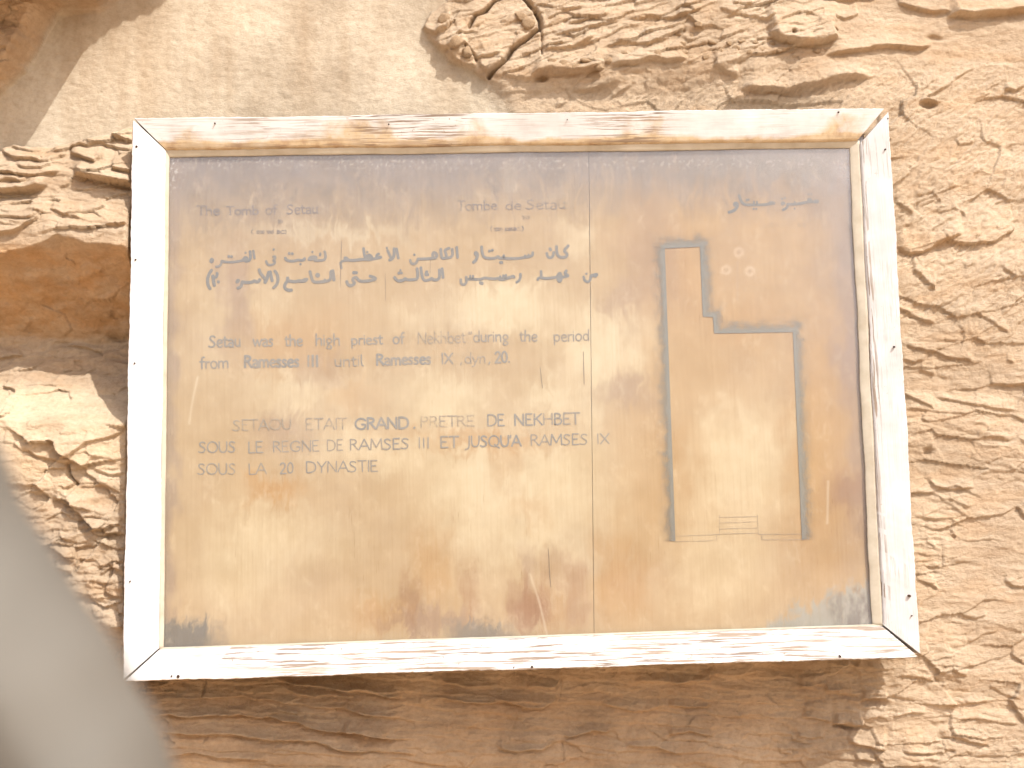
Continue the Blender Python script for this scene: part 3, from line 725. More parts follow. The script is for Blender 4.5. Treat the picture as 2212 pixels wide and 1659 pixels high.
def ply_mat():
    m, nt, b = new_mat('old_plywood')
    base = attr(nt, 'paint')
    cg = coords(nt, (60, 1, 1.5)); cf = coords(nt, (34, 1, 1.6)); c = coords(nt)
    g = ramp(nt, noise(nt, cg, 5, 4, .6, .1), [(.32, (.90, .86, .80)), (.55, (1, 1, 1)), (.72, (1.05, 1.05, 1.05))])
    col = mixc(nt, .5, base, g, 'MULTIPLY')
    # fine dark checks in the face veneer
    ck = ramp(nt, noise(nt, cf, 22, 2, .5), [(.69, (1, 1, 1)), (.74, (.66, .60, .52))])
    gate = ramp(nt, noise(nt, c, 7, 3, .5), [(.45, 0.0), (.65, .8)])
    col = mixc(nt, gate, col, mixc(nt, 1.0, col, ck, 'MULTIPLY'))
    # flaky bleached flecks
    fk = noise(nt, coords(nt, (1.7, 1, 1)), 30, 6, .72, .3)
    fl = ramp(nt, fk, [(.55, 0.0), (.75, .28)])
    col = mixc(nt, fl, col, (.66, .53, .38))
    bl = ramp(nt, noise(nt, c, 22, 5, .6), [(.35, (.90, .87, .82)), (.6, (1.03, 1.03, 1.03))])
    col = mixc(nt, .7, col, bl, 'MULTIPLY')
    nt.links.new(col, b.inputs['Base Color']); b.inputs['Roughness'].default_value = .75
    bump(nt, b, fk, .3, .0006)
    return m
MAT_PLY = ply_mat()
def quad_board(name, c4, nx, nz_):
    pts = np.array([xz(u, v, Y_BOARD) for u, v in c4])
    s = np.linspace(0, 1, nx)[None, :, None]; t = np.linspace(0, 1, nz_)[:, None, None]
    G = (pts[3]*(1-s)+pts[2]*s)*(1-t)+(pts[0]*(1-s)+pts[1]*s)*t
    X = G[..., 0]; Z = G[..., 1]
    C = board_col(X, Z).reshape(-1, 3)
    Vf = np.stack([X, np.full(X.shape, Y_BOARD), Z], -1).reshape(-1, 3)
    n = len(Vf); idx = np.arange(n).reshape(nz_, nx)
    F1 = grid_faces(nx, nz_)
    rim = np.r_[idx[0, :], idx[1:, -1], idx[-1, -2::-1], idx[-2:0:-1, 0]]
    Vb = Vf[rim]+np.array([0, .008, 0])
    m_ = len(rim); a = np.arange(m_); bnx = (a+1) % m_
    F2 = np.stack([rim[a], n+a, n+bnx, rim[bnx]], -1)
    bx0, bx1 = n, n+nx-1; bx2 = n+nx-1+nz_-1; bx3 = n+2*(nx-1)+nz_-1
    me = mesh_np(name, np.r_[Vf, Vb], np.r_[F1, F2, [[bx0, bx3, bx2, bx1]]], False)
    add_col(me, 'paint', np.r_[C, C[rim]])
    return link(name, me, MAT_PLY, sign)
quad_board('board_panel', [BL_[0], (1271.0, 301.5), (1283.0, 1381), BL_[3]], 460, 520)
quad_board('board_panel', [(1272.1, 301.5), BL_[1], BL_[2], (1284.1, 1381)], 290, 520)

# ------------------------------------------------------------------ painted lettering: pen strokes laid on the board
MAT_INK, nt, b = new_mat('faded_grey_ink')
nt.nodes.remove(b)
out = nt.nodes['Material Output']
df = nt.nodes.new('ShaderNodeBsdfDiffuse'); tr = nt.nodes.new('ShaderNodeBsdfTransparent'); mxs = nt.nodes.new('ShaderNodeMixShader')
sepc = nt.nodes.new('ShaderNodeAttribute'); sepc.attribute_name = 'ink'
nt.links.new(sepc.outputs['Color'], df.inputs[0])
c = coords(nt)
nA = noise(nt, c, 900, 2, .7); nB = noise(nt, c, 60, 3, .6)
ad = N(nt, 'ShaderNodeMath', operation='MULTIPLY_ADD'); nt.links.new(nA, ad.inputs[0]); ad.inputs[1].default_value = .7
mB_ = N(nt, 'ShaderNodeMath', operation='MULTIPLY'); nt.links.new(nB, mB_.inputs[0]); mB_.inputs[1].default_value = .3; nt.links.new(mB_.outputs[0], ad.inputs[2])
lt = N(nt, 'ShaderNodeMath', operation='LESS_THAN'); nt.links.new(ad.outputs[0], lt.inputs[0]); nt.links.new(sepc.outputs['Alpha'], lt.inputs[1])
nt.links.new(lt.outputs[0], mxs.inputs[0]); nt.links.new(tr.outputs[0], mxs.inputs[1]); nt.links.new(df.outputs[0], mxs.inputs[2]); nt.links.new(mxs.outputs[0], out.inputs[0])

class Ink:
    def __init__(s): s.V = []; s.F = []; s.C = []; s.k = 0; s.parts = []
    def close(s):
        if s.F: s.parts.append((s.V, s.F, s.C)); s.V = []; s.F = []; s.C = []
    def poly(s, pts, col):
        y = Y_BOARD-.00035-(s.k % 14)*.00003; s.k += 1
        n = len(s.V)
        for (u, v) in pts:
            x, z = xz(u, v, Y_BOARD); s.V.append((x, y, z)); s.C.append(col)
        s.F.append(tuple(range(n, n+len(pts))))
    def stroke(s, pts, w, col):
        if len(pts) == 1:
            u, v = pts[0]; s.poly([(u+w/2*math.cos(a*math.pi/4), v+w/2*math.sin(a*math.pi/4)) for a in range(8)], col); return
        if len(pts) > 2:      # round the corners
            P = [pts[0]]
            for a, b_, c_ in zip(pts[:-2], pts[1:-1], pts[2:]):
                P.append((b_[0]*.75+a[0]*.25, b_[1]*.75+a[1]*.25)); P.append((b_[0]*.75+c_[0]*.25, b_[1]*.75+c_[1]*.25))
            P.append(pts[-1]); pts = P
        for (x0, y0), (x1, y1) in zip(pts[:-1], pts[1:]):
            l = math.hypot(x1-x0, y1-y0) or 1e-6
            dx, dy = (x1-x0)/l*w/2, (y1-y0)/l*w/2
            s.poly([(x0-dy, y0+dx), (x0-dx*.7-dy*.6, y0-dy*.7+dx*.6), (x0-dx*.7+dy*.6, y0-dy*.7-dx*.6), (x0+dy, y0-dx), (x1+dy, y1-dx), (x1+dx*.7+dy*.6, y1+dy*.7-dx*.6), (x1+dx*.7-dy*.6, y1+dy*.7+dx*.6), (x1-dy, y1+dx)][::-1], col)
    def build(s, name, label=None, piece='word'):
        if s.parts:
            root = bpy.data.objects.new(name, None); sc.collection.objects.link(root); root.parent = sign
            if label: root['label'] = label
            for q in s.parts:
                me = bpy.data.meshes.new(piece); me.from_pydata(q[0], [], q[1]); add_col(me, 'ink', q[2])
                link(piece, me, MAT_INK, root)
            return root
        me = bpy.data.meshes.new(name); me.from_pydata(s.V, [], s.F); add_col(me, 'ink', s.C)
        o = link(name, me, MAT_INK, sign)
        if label: o['label'] = label
        return o
def arc(cx_, cy_, rx, ry, a0, a1, n=8):
    return [(cx_+rx*math.cos(math.radians(a0+(a1-a0)*i/n)), cy_+ry*math.sin(math.radians(a0+(a1-a0)*i/n))) for i in range(n+1)]
# glyphs: unit cap height, y up; (advance, strokes)
G_ = {
 'S': (.62, [[(.50,.86),(.36,.98),(.16,.94),(.10,.76),(.22,.58),(.42,.44),(.50,.26),(.40,.05),(.18,.0),(.02,.10)]]),
 'E': (.56, [[(.08,0),(.08,1)], [(.08,1),(.48,1)], [(.08,.52),(.40,.52)], [(.08,0),(.50,0)]]),
 'T': (.62, [[(.31,0),(.31,1)], [(.02,1),(.60,1)]]),
 'A': (.74, [[(.02,0),(.37,1)], [(.37,1),(.72,0)], [(.16,.34),(.58,.34)]]),
 'O': (.86, [arc(.43,.5,.38,.5,90,450,14)]),
 'U': (.72, [[(.08,1),(.08,.35),(.18,.08),(.36,0),(.54,.08),(.64,.35),(.64,1)]]),
 'I': (.20, [[(.10,0),(.10,1)]]),
 'G': (.82, [[(.74,.80),(.58,.97),(.34,.98),(.12,.78),(.06,.48),(.14,.18),(.38,.0),(.62,.04),(.72,.2),(.72,.44),(.50,.44)]]),
 'R': (.62, [[(.08,0),(.08,1)], [(.08,1),(.38,.98),(.50,.78),(.40,.58),(.08,.52)], [(.26,.52),(.58,0)]]),
 'N': (.74, [[(.08,0),(.08,1)], [(.08,1),(.64,0)], [(.64,0),(.64,1)]]),
 'D': (.76, [[(.08,0),(.08,1)], [(.08,1),(.36,1),(.62,.84),(.70,.5),(.62,.16),(.36,0),(.08,0)]]),
 'P': (.58, [[(.08,0),(.08,1)], [(.08,1),(.38,.98),(.50,.76),(.40,.54),(.08,.50)]]),
 'K': (.64, [[(.08,0),(.08,1)], [(.56,1),(.10,.48)], [(.22,.60),(.60,0)]]),
 'H': (.74, [[(.08,0),(.08,1)], [(.64,0),(.64,1)], [(.08,.52),(.64,.52)]]),
 'B': (.60, [[(.08,0),(.08,1)], [(.08,1),(.36,.98),(.46,.78),(.36,.56),(.08,.54)], [(.30,.55),(.52,.44),(.54,.22),(.42,.02),(.08,0)]]),
 'L': (.50, [[(.08,1),(.08,0)], [(.08,0),(.46,0)]]),
 'M': (.88, [[(.06,0),(.12,1)], [(.12,1),(.44,.2)], [(.44,.2),(.76,1)], [(.76,1),(.82,0)]]),
 'J': (.34, [[(.24,1),(.24,.05),(.14,-.2),(-.04,-.22)]]),
 'Q': (.88, [arc(.43,.5,.38,.5,90,450,14), [(.46,.2),(.84,-.14)]]),
 'X': (.66, [[(.05,1),(.60,0)], [(.60,1),(.05,0)]]),
 'Y': (.66, [[(.03,1),(.32,.48)], [(.62,1),(.32,.48)], [(.32,.48),(.32,0)]]),
 'C': (.74, [[(.70,.82),(.5,.98),(.28,.94),(.08,.7),(.06,.38),(.2,.08),(.45,0),(.70,.14)]]),
 "'": (.14, [[(.07,1),(.05,.78)]]), '.': (.22, [[(.10,.04)]]), ',': (.22, [[(.12,.06),(.04,-.14)]]), '-': (.4, [[(.05,.42),(.35,.42)]]),
 '(': (.3, [[(.24,1.1),(.08,.7),(.08,.3),(.24,-.1)]]), ')': (.3, [[(.06,1.1),(.22,.7),(.22,.3),(.06,-.1)]]), '"': (.26, [[(.07,1),(.05,.8)], [(.19,1),(.17,.8)]]),
 '2': (.56, [[(.06,.78),(.16,.96),(.36,.98),(.48,.78),(.40,.52),(.06,0)], [(.06,0),(.52,0)]]),
 '0': (.60, [arc(.30,.5,.22,.49,90,450,12)]), '1': (.3, [[(.04,.8),(.17,1),(.17,0)]]),
 '8': (.58, [arc(.29,.74,.18,.24,90,450,10), arc(.29,.26,.22,.26,90,450,10)]), '5': (.54, [[(.46,1),(.12,1),(.10,.56),(.34,.6),(.48,.36),(.38,.06),(.08,.04)]]),
 'a': (.52, [[(.08,.56),(.22,.66),(.40,.58),(.42,.40),(.42,0)], [(.42,.36),(.18,.34),(.06,.18),(.18,.0),(.36,.04),(.42,.16)]]),
 'b': (.56, [[(.08,0),(.08,1.05)], arc(.28,.32,.20,.31,90,450,10)]), 'd': (.56, [[(.48,0),(.48,1.05)], arc(.28,.32,.20,.31,90,450,10)]),
 'e': (.52, [[(.08,.34),(.46,.36),(.42,.58),(.26,.66),(.10,.54),(.06,.28),(.18,.02),(.34,.0),(.46,.10)]]),
 'f': (.36, [[(.34,1.02),(.20,1.02),(.15,.82),(.15,0)], [(.02,.62),(.32,.62)]]),
 'g': (.54, [arc(.26,.42,.18,.22,90,450,10), [(.26,.20),(.10,.08),(.40,-.04),(.44,-.22),(.24,-.34),(.06,-.24),(.14,-.06)]]),
 'h': (.54, [[(.08,0),(.08,1.05)], [(.08,.44),(.24,.64),(.40,.60),(.44,.42),(.44,0)]]),
 'i': (.20, [[(.10,0),(.10,.64)], [(.10,.88)]]), 'k': (.50, [[(.08,0),(.08,1.05)], [(.42,.64),(.10,.3)], [(.20,.38),(.46,0)]]),
 'l': (.24, [[(.08,1.05),(.08,.08),(.20,0)]]), 'm': (.80, [[(.06,0),(.06,.64)], [(.06,.44),(.20,.64),(.34,.60),(.38,.42),(.38,0)], [(.38,.44),(.52,.64),(.66,.60),(.70,.42),(.70,0)]]),
 'n': (.52, [[(.08,0),(.08,.64)], [(.08,.44),(.24,.64),(.38,.60),(.42,.42),(.42,0)]]), 'o': (.56, [arc(.28,.32,.22,.32,90,450,12)]),
 'p': (.56, [[(.08,-.34),(.08,.64)], arc(.28,.32,.20,.31,90,450,10)]), 'r': (.36, [[(.08,0),(.08,.64)], [(.08,.44),(.20,.62),(.34,.62)]]),
 's': (.42, [[(.34,.56),(.22,.66),(.08,.58),(.10,.42),(.28,.30),(.34,.14),(.22,.0),(.04,.06)]]),
 't': (.36, [[(.14,.86),(.14,.10),(.22,0),(.34,.06)], [(.02,.64),(.32,.64)]]), 'u': (.52, [[(.08,.64),(.08,.2),(.18,.02),(.34,.06),(.42,.24)], [(.42,.64),(.42,0)]]),
 'w': (.74, [[(.03,.64),(.20,0)], [(.20,0),(.37,.56)], [(.37,.56),(.54,0)], [(.54,0),(.71,.64)]]), 'y': (.52, [[(.04,.64),(.26,.04)], [(.48,.64),(.26,.04),(.14,-.3),(.0,-.3)]]),
}
INKC = (.245, .225, .21)
WOOD = (.50, .36, .22)
def tone(c, k, fade=0.0):      # ink mixed towards the wood where it has worn thin
    wood = WOOD
    return (*[a+(b_-a)*fade for a, b_ in zip(c, wood)], k)
def word(ink, text, a, b_, cap, w=2.3, fade=.15, dens=.60, base=None, serif=False):
    """a, b_: plan points of the start and end of the baseline; cap: capital height in plan px"""
    adv = [G_[ch][0] for ch in text]; tot = sum(adv)
    L = math.hypot(b_[0]-a[0], b_[1]-a[1]); ex, ey = (b_[0]-a[0])/L, (b_[1]-a[1])/L
    k = L/tot; x = 0
    for ch, ad_ in zip(text, adv):
        jf = fade+rng.uniform(-.10, .10); jw = w*rng.uniform(1.15, 1.5); col = tone(INKC, dens+rng.uniform(-.02, .02), max(0, jf))
        jy = rng.uniform(-.4, .4); sl = rng.uniform(-.02, .03)
        for st in G_[ch][1]:
            P = []
            for gx, gy in st:
                px = (x+gx)*k+sl*gy*cap; py = gy*cap+jy
                P.append((a[0]+ex*px+ey*py, a[1]+ey*px-ex*py-0*py))
            ink.stroke(P, jw, col)
            if serif and len(P) == 2 and abs(P[0][0]-P[1][0]) < cap*.2:
                for q in P: ink.stroke([(q[0]-cap*.13, q[1]), (q[0]+cap*.13, q[1])], w*.7, col)
        x += ad_
    ink.close()
def z_(off, s):
    return lambda x, y: ((off[0]+x*s)*.54004, (off[1]+y*s)*.54004)
za = z_((700, 700), .40687); zb = z_((1500, 700), .45208); zc = z_((700, 1280), .40687); zd = z_((1500, 1280), .45208); ze = z_((700, 1600), .40687); zf = z_((1500, 1600), .45208)
def W(ink, f, text, x0, x1, y, y2, cap, **kw):      # cap in zoomed px
    s = abs(f(1, 0)[0]-f(0, 0)[0]); word(ink, text, f(x0, y), f(x1, y2), cap*s, **kw)

WOOD = (.28, .225, .19); INKC = (.19, .16, .155)
k = Ink()
W(k, za, 'The', 215, 445, 392, 390, 85, w=2.6, fade=0.60, dens=0.56, serif=True); W(k, za, 'Tomb', 505, 830, 390, 388, 80, w=2.4, fade=0.54, dens=0.56, serif=True)
W(k, za, 'of', 885, 1010, 386, 384, 88, w=2.1, fade=0.57, dens=0.54); W(k, za, 'Setau', 1095, 1410, 382, 378, 92, w=2.4, fade=0.52, dens=0.56, serif=True)
W(k, za, '20', 1010, 1060, 472, 472, 32, w=1.3, fade=0.64, dens=0.52)
W(k, za, '(', 745, 775, 575, 575, 36, w=1.4, fade=0.57, dens=0.56); W(k, za, '1200', 800, 880, 575, 575, 30, w=1.15, fade=0.68, dens=.53); W(k, za, '1085', 900, 975, 575, 575, 30, w=1.15, fade=0.68, dens=.53); W(k, za, 'BC)', 1000, 1100, 577, 575, 32, w=1.3, fade=0.57, dens=0.56)
k.build('heading_lettering', 'faint English heading about the tomb')
k = Ink()
W(k, zb, 'Tombe', 725, 1085, 312, 308, 80, w=2.0, fade=0.64, dens=0.52, serif=True); W(k, zb, 'de', 1150, 1300, 306, 304, 76, w=1.9, fade=0.64, dens=0.52); W(k, zb, 'Setau', 1335, 1690, 302, 298, 82, w=1.9, fade=0.66, dens=0.51, serif=True)
W(k, zb, '20', 1300, 1370, 388, 388, 28, w=1.2, fade=0.67, dens=0.51)
W(k, zb, '(', 1015, 1040, 495, 495, 36, w=1.4, fade=0.57, dens=0.56); W(k, zb, '1200', 1055, 1130, 495, 495, 28, w=1.15, fade=0.68, dens=.53); W(k, zb, '.1085', 1140, 1220, 494, 494, 28, w=1.15, fade=0.68, dens=.53); W(k, zb, 'BC.', 1225, 1290, 493, 493, 28, w=1.2, fade=0.57, dens=0.56); W(k, zb, ')', 1295, 1320, 493, 493, 36, w=1.4, fade=0.57, dens=0.56)
k.build('heading_lettering', 'faint French heading about the tomb')
WOOD = (.50, .36, .22); INKC = (.245, .225, .21)
k = Ink()
W(k, zc, 'Setau', 330, 650, 268, 262, 112, w=3.1, fade=.12); W(k, zc, 'was', 765, 970, 258, 256, 108, w=2.9, fade=.15); W(k, zc, 'the', 1080, 1260, 256, 254, 105, w=2.6, fade=.2); W(k, zc, 'high', 1380, 1630, 250, 246, 108, w=2.6, fade=.15)
W(k, zc, 'priest', 1730, 2045, 244, 236, 96, w=2.6, fade=.12); W(k, zd, 'of', 155, 265, 210, 206, 92, w=2.5, fade=.15); W(k, zd, 'Nekhbet', 375, 805, 210, 202, 100, w=2.0, fade=.4, dens=.52); W(k, zd, '"', 825, 865, 200, 200, 95, w=2.0, fade=.3)
W(k, zd, 'during', 865, 1190, 196, 190, 95, w=2.2, fade=.2); W(k, zd, 'the', 1278, 1440, 190, 188, 92, w=2.3, fade=.2); W(k, zd, 'period', 1578, 1900, 190, 182, 92, w=2.3, fade=.18)
k.build('text_line', 'first line of the English text')
k = Ink()
W(k, zc, 'from', 245, 535, 478, 472, 108, w=2.7, fade=.15); W(k, zc, 'Ramesses', 680, 1225, 468, 458, 112, w=3.6, fade=.12); W(k, zc, 'III', 1290, 1420, 458, 456, 108, w=3.6, fade=.1); W(k, zc, 'until', 1565, 1860, 458, 450, 105, w=2.3, fade=.2)
W(k, zd, 'Ramesses', 10, 500, 400, 388, 94, w=3.2, fade=.12); W(k, zd, 'IX', 585, 695, 386, 384, 92, w=2.5, fade=.2); W(k, zd, ',', 755, 775, 384, 384, 90, w=2.2, fade=.2); W(k, zd, 'dyn', 790, 985, 386, 380, 92, w=1.9, fade=.28); W(k, zd, ',', 1005, 1025, 378, 378, 90, w=2.6, fade=.15); W(k, zd, '20.', 1060, 1200, 380, 374, 98, w=2.9, fade=.05)
k.build('text_line', 'second line of the English text')
k = Ink()
W(k, ze, 'SETAOU', 565, 1150, 302, 288, 104, w=2.2, fade=.32, dens=.55); W(k, ze, 'ETAIT', 1280, 1695, 292, 286, 108, w=2.1, fade=.36, dens=.53)
a_, b_ = ze(1765, 290), zf(305, 248); word(k, 'GRAND', a_, b_, 108*.2197, w=3.2, fade=.02)
W(k, zf, '.', 335, 365, 248, 248, 100, w=4.2, fade=.05); W(k, zf, 'PRETRE', 400, 885, 240, 230, 92, w=2.3, fade=.36, dens=.52); W(k, zf, 'DE', 990, 1150, 228, 224, 98, w=2.6, fade=.08); W(k, zf, 'NEKHBET', 1230, 1815, 224, 212, 98, w=2.6, fade=.10)
k.build('text_line', 'first line of the French text')
k = Ink()
W(k, ze, 'SOUS', 230, 605, 520, 512, 106, w=2.2, fade=.15); W(k, ze, 'LE', 715, 875, 518, 514, 108, w=2.3, fade=.15); W(k, ze, 'REGNE', 960, 1425, 512, 500, 104, w=1.9, fade=.2); W(k, ze, 'DE', 1490, 1655, 498, 494, 104, w=2.2, fade=.25)
word(k, 'RAMSES', ze(1715, 494), zf(310, 432), 104*.2197, w=2.5, fade=.15); W(k, zf, 'III', 375, 490, 426, 424, 92, w=2.4, fade=.15); W(k, zf, 'ET', 575, 745, 422, 418, 96, w=2.7, fade=.12)
W(k, zf, "JUSQU'A", 805, 1295, 416, 408, 96, w=2.6, fade=.02); W(k, zf, 'RAMSES', 1375, 1890, 404, 392, 94, w=2.3, fade=.12); W(k, zf, 'IX', 1960, 2080, 388, 384, 90, w=2.1, fade=.2)
k.build('text_line', 'second line of the French text')
k = Ink()
W(k, ze, 'SOUS', 222, 605, 734, 728, 106, w=2.2, fade=.12); W(k, ze, 'LA', 720, 905, 730, 726, 106, w=2.0, fade=.15); W(k, ze, '20', 1030, 1170, 722, 718, 106, w=2.2, fade=.12); W(k, ze, 'DYNASTIE', 1285, 2000, 714, 700, 106, w=2.1, fade=.10)
k.build('text_line', 'last line of the French text')

Z = [z_((800+400*i, 960), .18987) for i in range(4)]
AR1 = [  # (window, width, points)
 (0,42,[(250,395),(218,440),(245,475),(278,430),(250,395)]),(0,40,[(460,440),(450,500),(410,555),(340,565)]),(0,42,[(460,440),(520,462),(680,470),(800,452),(900,432),(980,440)]),(0,50,[(608,345)]),(0,50,[(668,350)]),
 (0,46,[(900,430),(945,365),(1000,380),(985,440),(930,420)]),(0,42,[(960,270)]),(0,46,[(960,450),(1040,440),(1066,380),(1058,240)]),(0,42,[(1125,225),(1150,385)]),(0,40,[(1553,202)]),
 (0,40,[(1545,352),(1590,350),(1580,400),(1540,440),(1590,455),(1560,510),(1480,535),(1415,510),(1395,445)]),(0,46,[(1798,375),(1820,425),(1900,447),(2000,442),(2070,415),(2140,438),(2212,410),(2200,385)]),(0,50,[(1880,283)]),(0,50,[(1945,290)]),(0,42,[(2118,510)]),
 (1,50,[(185,415),(220,365),(300,352),(352,372),(300,392),(210,410)]),(1,40,[(262,252)]),(1,36,[(430,280),(425,330)]),(1,40,[(0,430),(60,425),(90,400)]),(1,44,[(310,432),(420,432),(500,425),(542,380),(535,300),(520,240)]),
 (1,40,[(875,600),(865,540),(850,480),(900,440),(1000,430)]),(1,44,[(960,420),(935,370),(990,380),(1010,420)]),(1,50,[(1000,420),(1080,432),(1200,425),(1320,405),(1450,415),(1560,400),(1710,360)]),
 (1,46,[(1340,175),(1350,280),(1380,395)]),(1,60,[(1390,395),(1420,330),(1490,330),(1510,380),(1430,395)]),(1,42,[(1420,255)]),(1,44,[(1665,290),(1612,320),(1612,365),(1690,370)]),
 (1,42,[(1830,170)]),(1,44,[(1845,220),(1895,330),(1930,385)]),(1,50,[(1885,425),(1950,400),(1985,320),(1985,180)]),(1,44,[(2035,180),(2075,390)]),
 (2,44,[(215,420),(230,490),(290,512),(350,480),(375,400)]),(2,42,[(305,312)]),(2,46,[(375,400),(480,402),(620,392),(740,380)]),(2,50,[(690,380),(690,265),(755,270),(782,340),(740,382)]),
 (2,46,[(860,190),(865,300),(892,400),(980,372),(970,290),(935,215),(1040,170)]),(2,46,[(980,378),(1060,372),(1112,320),(1100,190)]),(2,44,[(1195,150),(1215,375)]),
 (2,52,[(1605,310),(1580,285),(1600,262),(1628,290),(1630,350),(1600,430),(1545,475)]),(2,46,[(1720,140),(1730,270),(1770,372),(1900,390),(2020,382),(2060,340),(2100,385),(2170,380),(2190,330)]),(2,50,[(1885,232)]),(2,50,[(1945,215)]),(2,44,[(2110,470),(2150,472)]),
 (3,46,[(-20,382),(80,382),(200,392),(400,388),(500,368),(620,352),(690,322),(690,262)]),(3,32,[(80,370),(80,315)]),(3,40,[(530,350),(528,325)]),(3,40,[(602,345),(600,310)]),(3,40,[(10,480),(50,480)]),
 (3,46,[(985,275),(1000,350),(1060,386),(1120,340),(1132,255)]),(3,50,[(1050,180),(1070,215)]),(3,48,[(1190,130),(1195,270),(1240,360),(1350,372),(1405,345),(1420,295),(1340,230),(1440,120)]),
]
AR2 = [
 (0,52,[(245,635),(190,720),(160,820),(165,940),(215,1030)]),(0,54,[(270,755),(285,850),(305,960)]),(0,46,[(280,790),(330,795),(365,745),(360,692)]),(0,56,[(388,880)]),(0,50,[(800,845),(770,890),(800,880),(815,845)]),
 (0,50,[(890,880),(880,950),(850,1000),(795,1015)]),(0,54,[(890,885),(1000,897),(1100,890),(1150,855),(1180,882),(1235,880),(1262,830)]),(0,50,[(1250,620),(1265,690),(1330,770),(1380,830),(1375,895)]),(0,58,[(1370,895),(1410,820),(1450,680)]),(0,50,[(1480,665),(1522,865)]),
 (0,50,[(1575,650),(1630,720),(1650,830),(1620,940),(1550,1010)]),(0,54,[(1848,795),(1850,860),(1790,930),(1780,1010),(1850,1060),(1935,1055)]),(0,52,[(1870,862),(2000,882),(2100,855),(2150,872),(2212,830)]),
 (1,52,[(-20,872),(100,872),(150,825)]),(1,50,[(210,660),(240,780),(270,872),(330,892),(480,882),(600,862),(650,820),(650,670)]),(1,36,[(520,870),(522,830)]),(1,86,[(372,742)]),(1,56,[(690,645),(718,845)]),(1,40,[(650,660),(690,645)]),
 (1,50,[(985,872),(1000,930),(1060,972),(1140,935),(1152,890),(1112,860),(1120,805),(1190,785),(1230,850),(1300,872),(1450,862),(1610,825),(1560,785),(1470,760)]),(1,62,[(1138,690)]),(1,56,[(1188,690)]),(1,48,[(1990,785),(2030,840),(2090,872),(2170,852),(2240,815)]),
 (1,40,[(2118,640)]),(1,52,[(2085,700)]),(1,52,[(2138,695)]),
 (2,48,[(0,852),(60,850),(110,805),(150,842),(280,838),(372,820),(376,700),(360,600)]),(2,48,[(440,580),(455,720),(500,862),(620,842),(670,802),(700,842),(800,842),(836,770),(830,625)]),(2,50,[(565,665),(538,735),(592,728)]),(2,48,[(885,600),(910,795)]),
 (2,44,[(1280,830),(1285,920),(1350,952),(1405,890),(1395,775)]),(2,46,[(1400,842),(1470,822),(1600,830),(1700,832),(1780,795),(1880,812),(2000,822),(2080,802),(2212,822)]),(2,36,[(1480,810),(1482,752)]),(2,36,[(1535,805),(1540,752)]),(2,34,[(2105,800),(2112,762)]),(2,34,[(2175,802),(2188,752)]),(2,56,[(1690,900),(1735,920)]),
 (3,52,[(-10,830),(60,832),(170,802),(285,762),(295,790)]),(3,34,[(65,812),(70,742)]),(3,34,[(120,802),(125,732)]),(3,44,[(430,715),(432,790),(400,862),(345,895)]),
 (3,44,[(795,842),(802,802),(870,792),(866,655)]),(3,46,[(870,792),(950,812),(1080,802),(1200,782),(1300,790),(1440,755)]),(3,56,[(1252,705),(1205,770),(1252,890),(1300,800),(1260,705)]),(3,48,[(1430,745),(1362,705),(1400,645)]),
 (3,44,[(1762,772),(1780,850),(1840,892),(1900,852),(1912,772)]),(3,56,[(1915,760),(1980,742),(2050,722),(2000,765)]),(3,40,[(1820,712)]),
]
for nm, AR in (('first line of the Arabic text', AR1), ('second line of the Arabic text', AR2)):
    k = Ink(); S_ = []
    for wi, wd, pts in AR:
        P = [Z[wi](*p) for p in pts]; S_.append((min(p[0] for p in P), max(p[0] for p in P), P, wd))
    S_.sort(key=lambda q: q[0]); right = None
    for lo, hi, P, wd in S_:
        if right is not None and lo > right+9: k.close()
        k.stroke(P, wd*.1025*1.28, tone((.195, .185, .18), .63, rng.uniform(.0, .12)))
        right = hi if right is None else max(right, hi)
    k.close()
    k.build('text_line', nm)
zg = z_((2800, 700), .27125)
AH = [(50,[(425,550),(500,530),(552,470),(548,415),(505,420),(515,450)]),(44,[(575,300),(610,400),(660,440),(780,442),(900,442),(1000,432),(1090,415)]),(30,[(795,430),(795,392)]),(30,[(840,430),(840,392)]),(44,[(1000,430),(1050,402),(1095,420)]),
      (36,[(685,372),(720,362)]),(38,[(790,500)]),(38,[(830,500)]),(46,[(1215,435),(1212,405),(1242,420)]),(34,[(1213,352)]),(34,[(1255,338)]),(42,[(1290,430),(1290,480),(1222,515)]),(44,[(1290,432),(1400,432),(1500,417),(1600,395),(1740,392)]),(44,[(1600,385),(1602,352),(1640,372)]),(28,[(1395,430),(1395,395)]),(30,[(1395,498)]),(26,[(1600,288)]),(26,[(1645,283)]),(60,[(1700,392),(1735,390)])]
k = Ink()
for n_, (wd, pts) in enumerate(sorted(AH, key=lambda q: min(p[0] for p in q[1]))):
    if n_ and min(p[0] for p in pts) > 1150 and not k.parts: k.close()
    k.stroke([zg(*p) for p in pts], wd*.1465*.9, tone((.13, .14, .15), .64, rng.uniform(.08, .2)))
k.close()
for pts in ([(950,700),(938,735),(950,775)], [(1010,710),(1015,755)], [(1060,705),(1040,730),(1065,760)], [(1120,740),(1150,745)], [(1190,745),(1240,740)], [(1440,705),(1470,705),(1445,745),(1480,755)], [(1525,695),(1538,730),(1528,770)]):
    k.stroke([zg(*p) for p in pts], 1.8, tone(INKC, .47, .5)); k.close()
k.close(); k.build('heading_lettering', 'blue grey Arabic heading over the floor plan')

